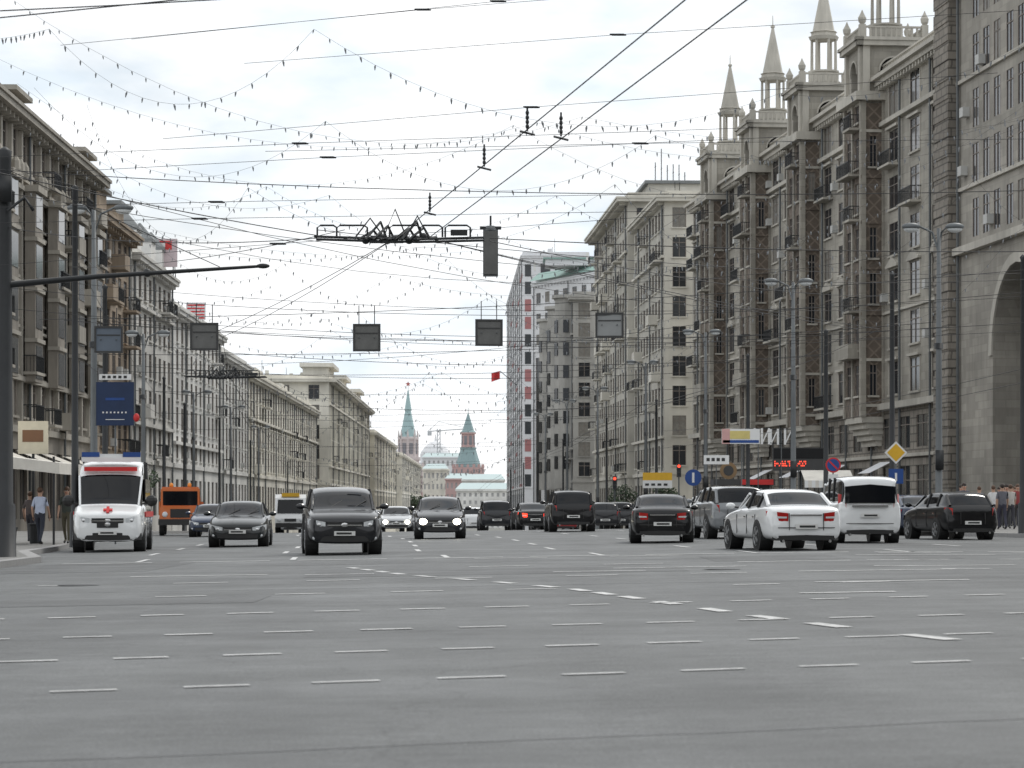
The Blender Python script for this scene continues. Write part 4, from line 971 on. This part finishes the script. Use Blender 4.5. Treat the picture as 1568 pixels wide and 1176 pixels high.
def yw(m,z): m.box(-.95,.95,-.02,0,z-.5,z+.0,wht); m.box(-.95,.95,-.021,-.0,z+.003,z+.5,yellow); [m.box(-.8+.4*i,-.55+.4*i,-.03,-.0211,z-.35,z-.2,ptext) for i in range(4)]
post_sign('direction_sign',9.4,173,2.8,yw)
def ban(m,z):
    m.box(-1.0,.9,-.1,.1,z-.35,z+.4,wht); m.box(-.6,.4,-.115,-.101,z-.1,z+.3,M('bill_yellow',(.66,.55,.2),.5)); m.box(-1.0,-.6,-.115,-.101,z-.35,z+.4,M('billpink',(.6,.35,.33),.5)); m.box(-.95,.85,-.115,-.101,z-.3,z-.16,blue)
post_sign('street_banner_sign',11.5,134,4.6,ban)
post_sign('street_name_sign',11.3,148,3.7,lambda m,z:(m.box(-.7,.7,-.03,0,z-.25,z+.25,wht),[m.box(-.55+.28*i,-.37+.28*i,-.04,-.031,z-.08,z+.1,ptext) for i in range(4)]))
def lets(m,z):
    for x in (-.6,-.2): m.box(x-.06,x+.06,-.04,-.001,z-.5,z+.4,wht)
    m.box(-.03,.03,-.035,-.002,-.42,.42,wht,Matrix.Translation((-.4,0,z-.05))@Matrix.Rotation(math.radians(25),4,'Y'))
    for x in (.2,.6): m.box(x-.06,x+.06,-.04,-.001,z-.5,z+.4,wht)
    m.box(-.03,.03,-.035,-.002,-.42,.42,wht,Matrix.Translation((.4,0,z-.05))@Matrix.Rotation(math.radians(25),4,'Y'))
    for q in (-.45,.35): m.box(-.75,.75,0,.05,z+q,z+q+.05,iron)
post_sign('letter_sign',13.8,150,5.1,lets); post_sign('letter_sign',15.2,151,5.1,lets)
def ledp(m,z):
    m.box(-1.5,1.5,0,.25,z-.7,z+.65,signfr); m.box(-1.45,1.45,-.02,-.001,z-.0,z+.6,dark)
    for i in range(22):
        for j in range(3):
            if random.random()<.7: m.box(-1.4+i*.085,-1.35+i*.085,-.02,-.001,z-.45+j*.12,z-.37+j*.12,led)
post_sign('led_ticker_board',16.7,156,3.9,ledp)
def park(m,z):
    m.box(-.6,.6,-.05,.0,z-.7,z+.68,navy); m.box(-.3,.3,-.06,-.051,z+.1,z+.18,blue); [m.box(-.4+.12*i,-.35+.12*i,-.06,-.051,z-.31,z-.26,wht) for i in range(7)]; m.box(-.3,.3,-.06,-.051,z-.52,z-.5,wht)
    m.box(-.5,.5,-.08,.08,z+.75,z+.93,wht); [m.box(-.4+.17*i,-.3+.17*i,-.09,-.081,z+.8,z+.88,ptext) for i in range(5)]
    m.box(-.63,-.6,-.06,.01,z-.72,z+.7,steel); m.box(.6,.63,-.06,.01,z-.72,z+.7,steel); m.ball((.68,-.05,z-.45),.1,.08,.14,red)
post_sign('parking_info_board',-12.6,85,4.4,park)
e=E('street_kiosk',(13.6,158,gz(13.6,158)+.14)); m=MB()
m.box(-1.6,1.6,-1,1,0,.5,steel); m.box(-1.5,1.5,-.95,.95,.5,2.5,gl2); m.box(-1.8,1.8,-1.3,1.2,2.5,2.85,signfr)
for a in (-1.55,-.5,.5,1.5): m.box(a,a+.07,-1.0,-.952,.5,2.5,steel)
m.lathe((0,0,0),[(0,.5),(.1,.5)],24,M('round_sign',(.25,.16,.08),.5),T=Matrix.Translation((-.9,-.9,3.35))@Matrix.Rotation(math.pi/2,4,'X')); m.lathe((0,0,0),[(0,.3),(.02,.3)],20,signfr,T=Matrix.Translation((-.9,-1.001,3.35))@Matrix.Rotation(math.pi/2,4,'X')); m.box(-.2,1.7,-1.34,-1.301,2.52,2.83,red); m.obj('booth',e)
e=E('market_awning',(17.8,150,gz(17,150)+.14)); m=MB()
m.poly([(-1.4,0,2.6),(1.4,0,2.6),(1.4,2,3.2),(-1.4,2,3.2)],canvas); m.poly([(-1.4,0,2.6),(1.4,0,2.6),(1.4,0,2.2),(-1.4,0,2.2)],canvas)
for i in range(7): m.box(-1.4+i*.4,-1.2+i*.4,-.02,-.003,2.2,2.6,wht)
for a in (-1.35,1.35):
    for b in (0.02,1.95): m.tube([(a,b,0),(a,b,2.6+b*.3)],.035,steel)
m.obj('frame',e)
e=E('cafe_awning',(-17.6,84,gz(-17.6,84)+.14)); m=MB()
m.poly([(-4,0,3.5),(3.4,0,2.6),(3.4,5,2.6),(-4,5,3.5)],canvas); m.poly([(-4,0,3.5),(3.4,0,2.6),(3.4,0,2.25),(-4,0,3.15)],canvas); m.poly([(3.4,0,2.6),(3.4,5,2.6),(3.4,5,2.25),(3.4,0,2.25)],canvas)
for a in (-3.5,3.2):
    for b in (.1,4.9): m.tube([(a,b,0),(a,b,2.8)],.04,iron)
m.obj('canopy',e)
e=E('shop_sign',(-16.1,90,gz(-16,90)+.14)); m=MB(); m.tube([(0,0,0),(0,0,3.2)],.05,iron); m.box(-.5,.5,-.06,.06,3.0,4.1,M('shop_sign_cream',(.66,.6,.46),.6)); m.box(-.35,.35,-.07,-.061,3.4,3.8,M('shop_sign_brown',(.2,.1,.05),.6)); m.obj('panel',e)
for x,y in ((-15.6,87.5),(-12.6,67),(15.8,92),(13.2,112)):
    e=E('litter_bin',(x,y,gz(x,y)+.14)); e.scale=(.85,.85,.85); m=MB(); m.lathe((0,0,0),[(0,.16),(.05,.2),(.7,.24),(.72,.27),(.78,.27),(.79,.2),(.5,.18)],12,iron); m.obj('bin',e)
# ------------------------------------------------------------------ people
skin=M('skin',(.45,.28,.2),.6,var=.05)
def cloth(c): return M('cloth',c,.9,var=.15,scale=6)
HAIR=[M('hair_dark',(.03,.02,.015),.7),M('hair_brown',(.09,.05,.03),.7)]
def person(x,y,head,shirt,pants,stride=.25,h=1.75,bend=.3,short=True):
    e=E('pedestrian',(x,y,gz(x,y)+.143),math.radians(head)); s=h/1.75; e.scale=(s,s,s)
    a=stride
    V=[(0,0,.95),(0,0,1.15),(.01,0,1.36),(0,0,1.50),(.015,0,1.60),(.02,0,1.68)]
    r=[.135,.125,.14,.055,.085,.08]; Ed=[(0,1),(1,2),(2,3),(3,4),(4,5)]
    for sg,ph in ((1,1),(-1,-1)):
        i=len(V); V+=[(0,sg*.09,.90),(a*ph*.5+.05,sg*.1,.5),(a*ph*.9-(.08 if ph<0 else 0),sg*.1,.09 if ph>0 else .13),(a*ph*.9+.16-(.06 if ph<0 else 0),sg*.11,.04)]
        r+=[.095,.06,.04,.04]; Ed+=[(0,i),(i,i+1),(i+1,i+2),(i+2,i+3)]
        i=len(V); V+=[(0,sg*.17,1.43),(-a*ph*.35,sg*.23,1.15),(-a*ph*.5+.1,sg*.23,.92),(-a*ph*.5+.13,sg*.23,.84)]
        r+=[.058,.042,.03,.032]; Ed+=[(2,i),(i,i+1),(i+1,i+2),(i+2,i+3)]
    me=bpy.data.meshes.new('tmp'); me.from_pydata(V,Ed,[]); o=bpy.data.objects.new('tmp',me); scene.collection.objects.link(o)
    o.modifiers.new('k','SKIN')
    sv_=me.skin_vertices[0].data
    for i,q in enumerate(r): sv_[i].radius=(q,q*(1.15 if i in (0,1,2) else 1))
    sv_[0].use_root=True
    sb=o.modifiers.new('s','SUBSURF'); sb.levels=2
    dg_=bpy.context.evaluated_depsgraph_get(); m2=bpy.data.meshes.new_from_object(o.evaluated_get(dg_)); bpy.data.objects.remove(o)
    sh,pa=cloth(shirt),cloth(pants); shoe=plast
    for m in (sh,pa,skin,shoe): m2.materials.append(m)
    for p in m2.polygons:
        c=p.center; p.use_smooth=True
        if c.z>1.50: k=2
        elif c.z<.1: k=3
        elif abs(c.y)>.19 and c.z<(1.2 if short else .9): k=2
        elif c.z<.98: k=1
        else: k=0
        p.material_index=k
    m2.name='body'; b=bpy.data.objects.new('body',m2); scene.collection.objects.link(b); b.parent=e
    m=MB(); hr=random.choice(HAIR)
    m.ball((-.012,0,1.70),.10,.088,.095,hr,12,8); m.ball((.105,0,1.63),.022,.014,.02,skin,8,5)
    for sg in (1,-1): m.ball((.093,sg*.032,1.66),.012,.014,.009,wht,7,5); m.ball((.102,sg*.032,1.66),.006,.006,.006,dark,6,4); m.ball((.01,sg*.09,1.64),.025,.012,.034,skin,7,5)
    m.box(.085,.1,-.025,.025,1.585,1.597,red)
    for sg,ph in ((1,1),(-1,-1)):
        hx=-a*ph*.5+.13
        for k,ln in enumerate((.075,.085,.08,.065)): m.tube([(hx-.03+k*.02,sg*.23,.82),(hx-.03+k*.02+.005,sg*.228,.82-ln*.55),(hx-.03+k*.02+.02,sg*.22,.82-ln)],[.011,.010,.007],skin,5)
        m.tube([(hx+.02,sg*.22,.86),(hx+.05,sg*.21,.82),(hx+.055,sg*.205,.785)],[.013,.011,.008],skin,5)
    m.obj('hair_face_hands',e,smooth=True)
for a in [(-14.9,84.5,80,(.45,.5,.62),(.03,.035,.05),.22,1.78),(-14.3,86,-95,(.06,.07,.06),(.10,.09,.06),.2,1.8),(-16.2,90,70,(.12,.1,.1),(.04,.04,.05),.2,1.7),(-15.6,95,-90,(.5,.12,.1),(.05,.05,.08),.2,1.65),(-16.6,92.5,-80,(.6,.6,.58),(.06,.06,.07),.15,1.72),
    (18.5,101,90,(.12,.12,.14),(.04,.04,.06),.2,1.7),(19.4,105,-95,(.1,.1,.13),(.05,.05,.05),.2,1.72),(19.6,109,80,(.6,.6,.6),(.03,.03,.04),.2,1.7),(18.8,112,-80,(.1,.2,.4),(.05,.05,.06),.2,1.75),(20.4,108,-90,(.25,.05,.05),(.04,.04,.04),.2,1.75),
    (18.9,101.5,100,(.45,.43,.40),(.05,.05,.06),.2,1.68),(20.9,112,-90,(.07,.07,.08),(.05,.05,.06),.2,1.74),(20.2,110,85,(.16,.16,.2),(.05,.05,.06),.2,1.7),(21.6,115,-90,(.5,.48,.45),(.05,.05,.06),.2,1.7),(21.3,117,-90,(.06,.06,.06),(.05,.05,.06),.2,1.7),
    (19.9,114,90,(.2,.2,.22),(.05,.05,.06),.2,1.7),(20.6,118,-90,(.5,.45,.4),(.05,.05,.06),.2,1.7),(17.4,103,-90,(.10,.10,.12),(.03,.03,.03),.2,1.75),(23.0,124,-90,(.10,.10,.12),(.03,.03,.03),.2,1.75),(22.5,122,90,(.3,.3,.35),(.03,.03,.03),.2,1.7),
    (15.6,125,90,(.4,.4,.42),(.05,.05,.06),.2,1.75),(14.6,140,-90,(.2,.05,.05),(.05,.05,.06),.2,1.7),(-19,126,-90,(.5,.5,.5),(.06,.06,.1),.2,1.75),(-20,140,90,(.1,.1,.1),(.06,.06,.1),.2,1.75)]:
    person(*a)
# ------------------------------------------------------------------ light
SE,SA=52,35
w=bpy.data.worlds.new('World'); scene.world=w; w.use_nodes=True; nt=w.node_tree; N=nt.nodes; Lk=nt.links; bg=N['Background']
sky=N.new('ShaderNodeTexSky'); sky.sky_type='NISHITA'; sky.sun_disc=False; sky.sun_elevation=math.radians(SE); sky.sun_rotation=math.radians(SA); sky.air_density=1; sky.dust_density=3
tc=N.new('ShaderNodeTexCoord'); mp=N.new('ShaderNodeMapping'); mp.inputs['Scale'].default_value=(1,1,2.6); Lk.new(tc.outputs['Generated'],mp.inputs[0])
n=N.new('ShaderNodeTexNoise'); n.inputs['Scale'].default_value=6.5; n.inputs['Detail'].default_value=7; n.inputs['Roughness'].default_value=.55; n.inputs['Distortion'].default_value=.4; Lk.new(mp.outputs[0],n.inputs['Vector'])
cr=N.new('ShaderNodeValToRGB'); cr.color_ramp.elements[0].position=.33; cr.color_ramp.elements[0].color=(.72,.72,.72,1); cr.color_ramp.elements[1].position=.5; cr.color_ramp.elements[1].color=(1,1,1,1); Lk.new(n.outputs[0],cr.inputs[0])
n2=N.new('ShaderNodeTexNoise'); n2.inputs['Scale'].default_value=12; n2.inputs['Detail'].default_value=6; Lk.new(mp.outputs[0],n2.inputs['Vector'])
cc=N.new('ShaderNodeValToRGB'); cc.color_ramp.elements[0].position=.34; cc.color_ramp.elements[0].color=(.72,.80,.87,1); cc.color_ramp.elements[1].position=.54; cc.color_ramp.elements[1].color=(.98,.99,1,1); Lk.new(n2.outputs[0],cc.inputs[0])
sc=N.new('ShaderNodeMix'); sc.data_type='RGBA'; sc.blend_type='MULTIPLY'; sc.inputs[0].default_value=1; Lk.new(cc.outputs[0],sc.inputs[6]); sc.inputs[7].default_value=(12,12,12,1); sc.clamp_result=False
mx=N.new('ShaderNodeMix'); mx.data_type='RGBA'; Lk.new(cr.outputs[0],mx.inputs[0]); Lk.new(sky.outputs[0],mx.inputs[6]); Lk.new(sc.outputs[2],mx.inputs[7]); Lk.new(mx.outputs[2],bg.inputs[0]); bg.inputs[1].default_value=.1
s=bpy.data.lights.new('sun','SUN'); s.energy=1.5; s.angle=math.radians(12); s.color=(1,.96,.9); so=bpy.data.objects.new('sun',s); scene.collection.objects.link(so)
d=Vector((math.sin(math.radians(SA))*math.cos(math.radians(SE)),math.cos(math.radians(SA))*math.cos(math.radians(SE)),math.sin(math.radians(SE)))); so.rotation_euler=d.to_track_quat('Z','Y').to_euler()
cam=bpy.data.cameras.new('camera'); co=bpy.data.objects.new('camera',cam); scene.collection.objects.link(co); co.location=(0,0,1.15); co.rotation_euler=(math.pi/2,0,0)
cam.sensor_width=36; cam.lens=94.1; cam.shift_y=.119; cam.clip_end=9000; cam.clip_start=.1; scene.camera=co
cam.dof.use_dof=True; cam.dof.focus_distance=62; cam.dof.aperture_fstop=5.0
scene.view_settings.view_transform='Standard'; scene.view_settings.look='None'; scene.view_settings.exposure=0
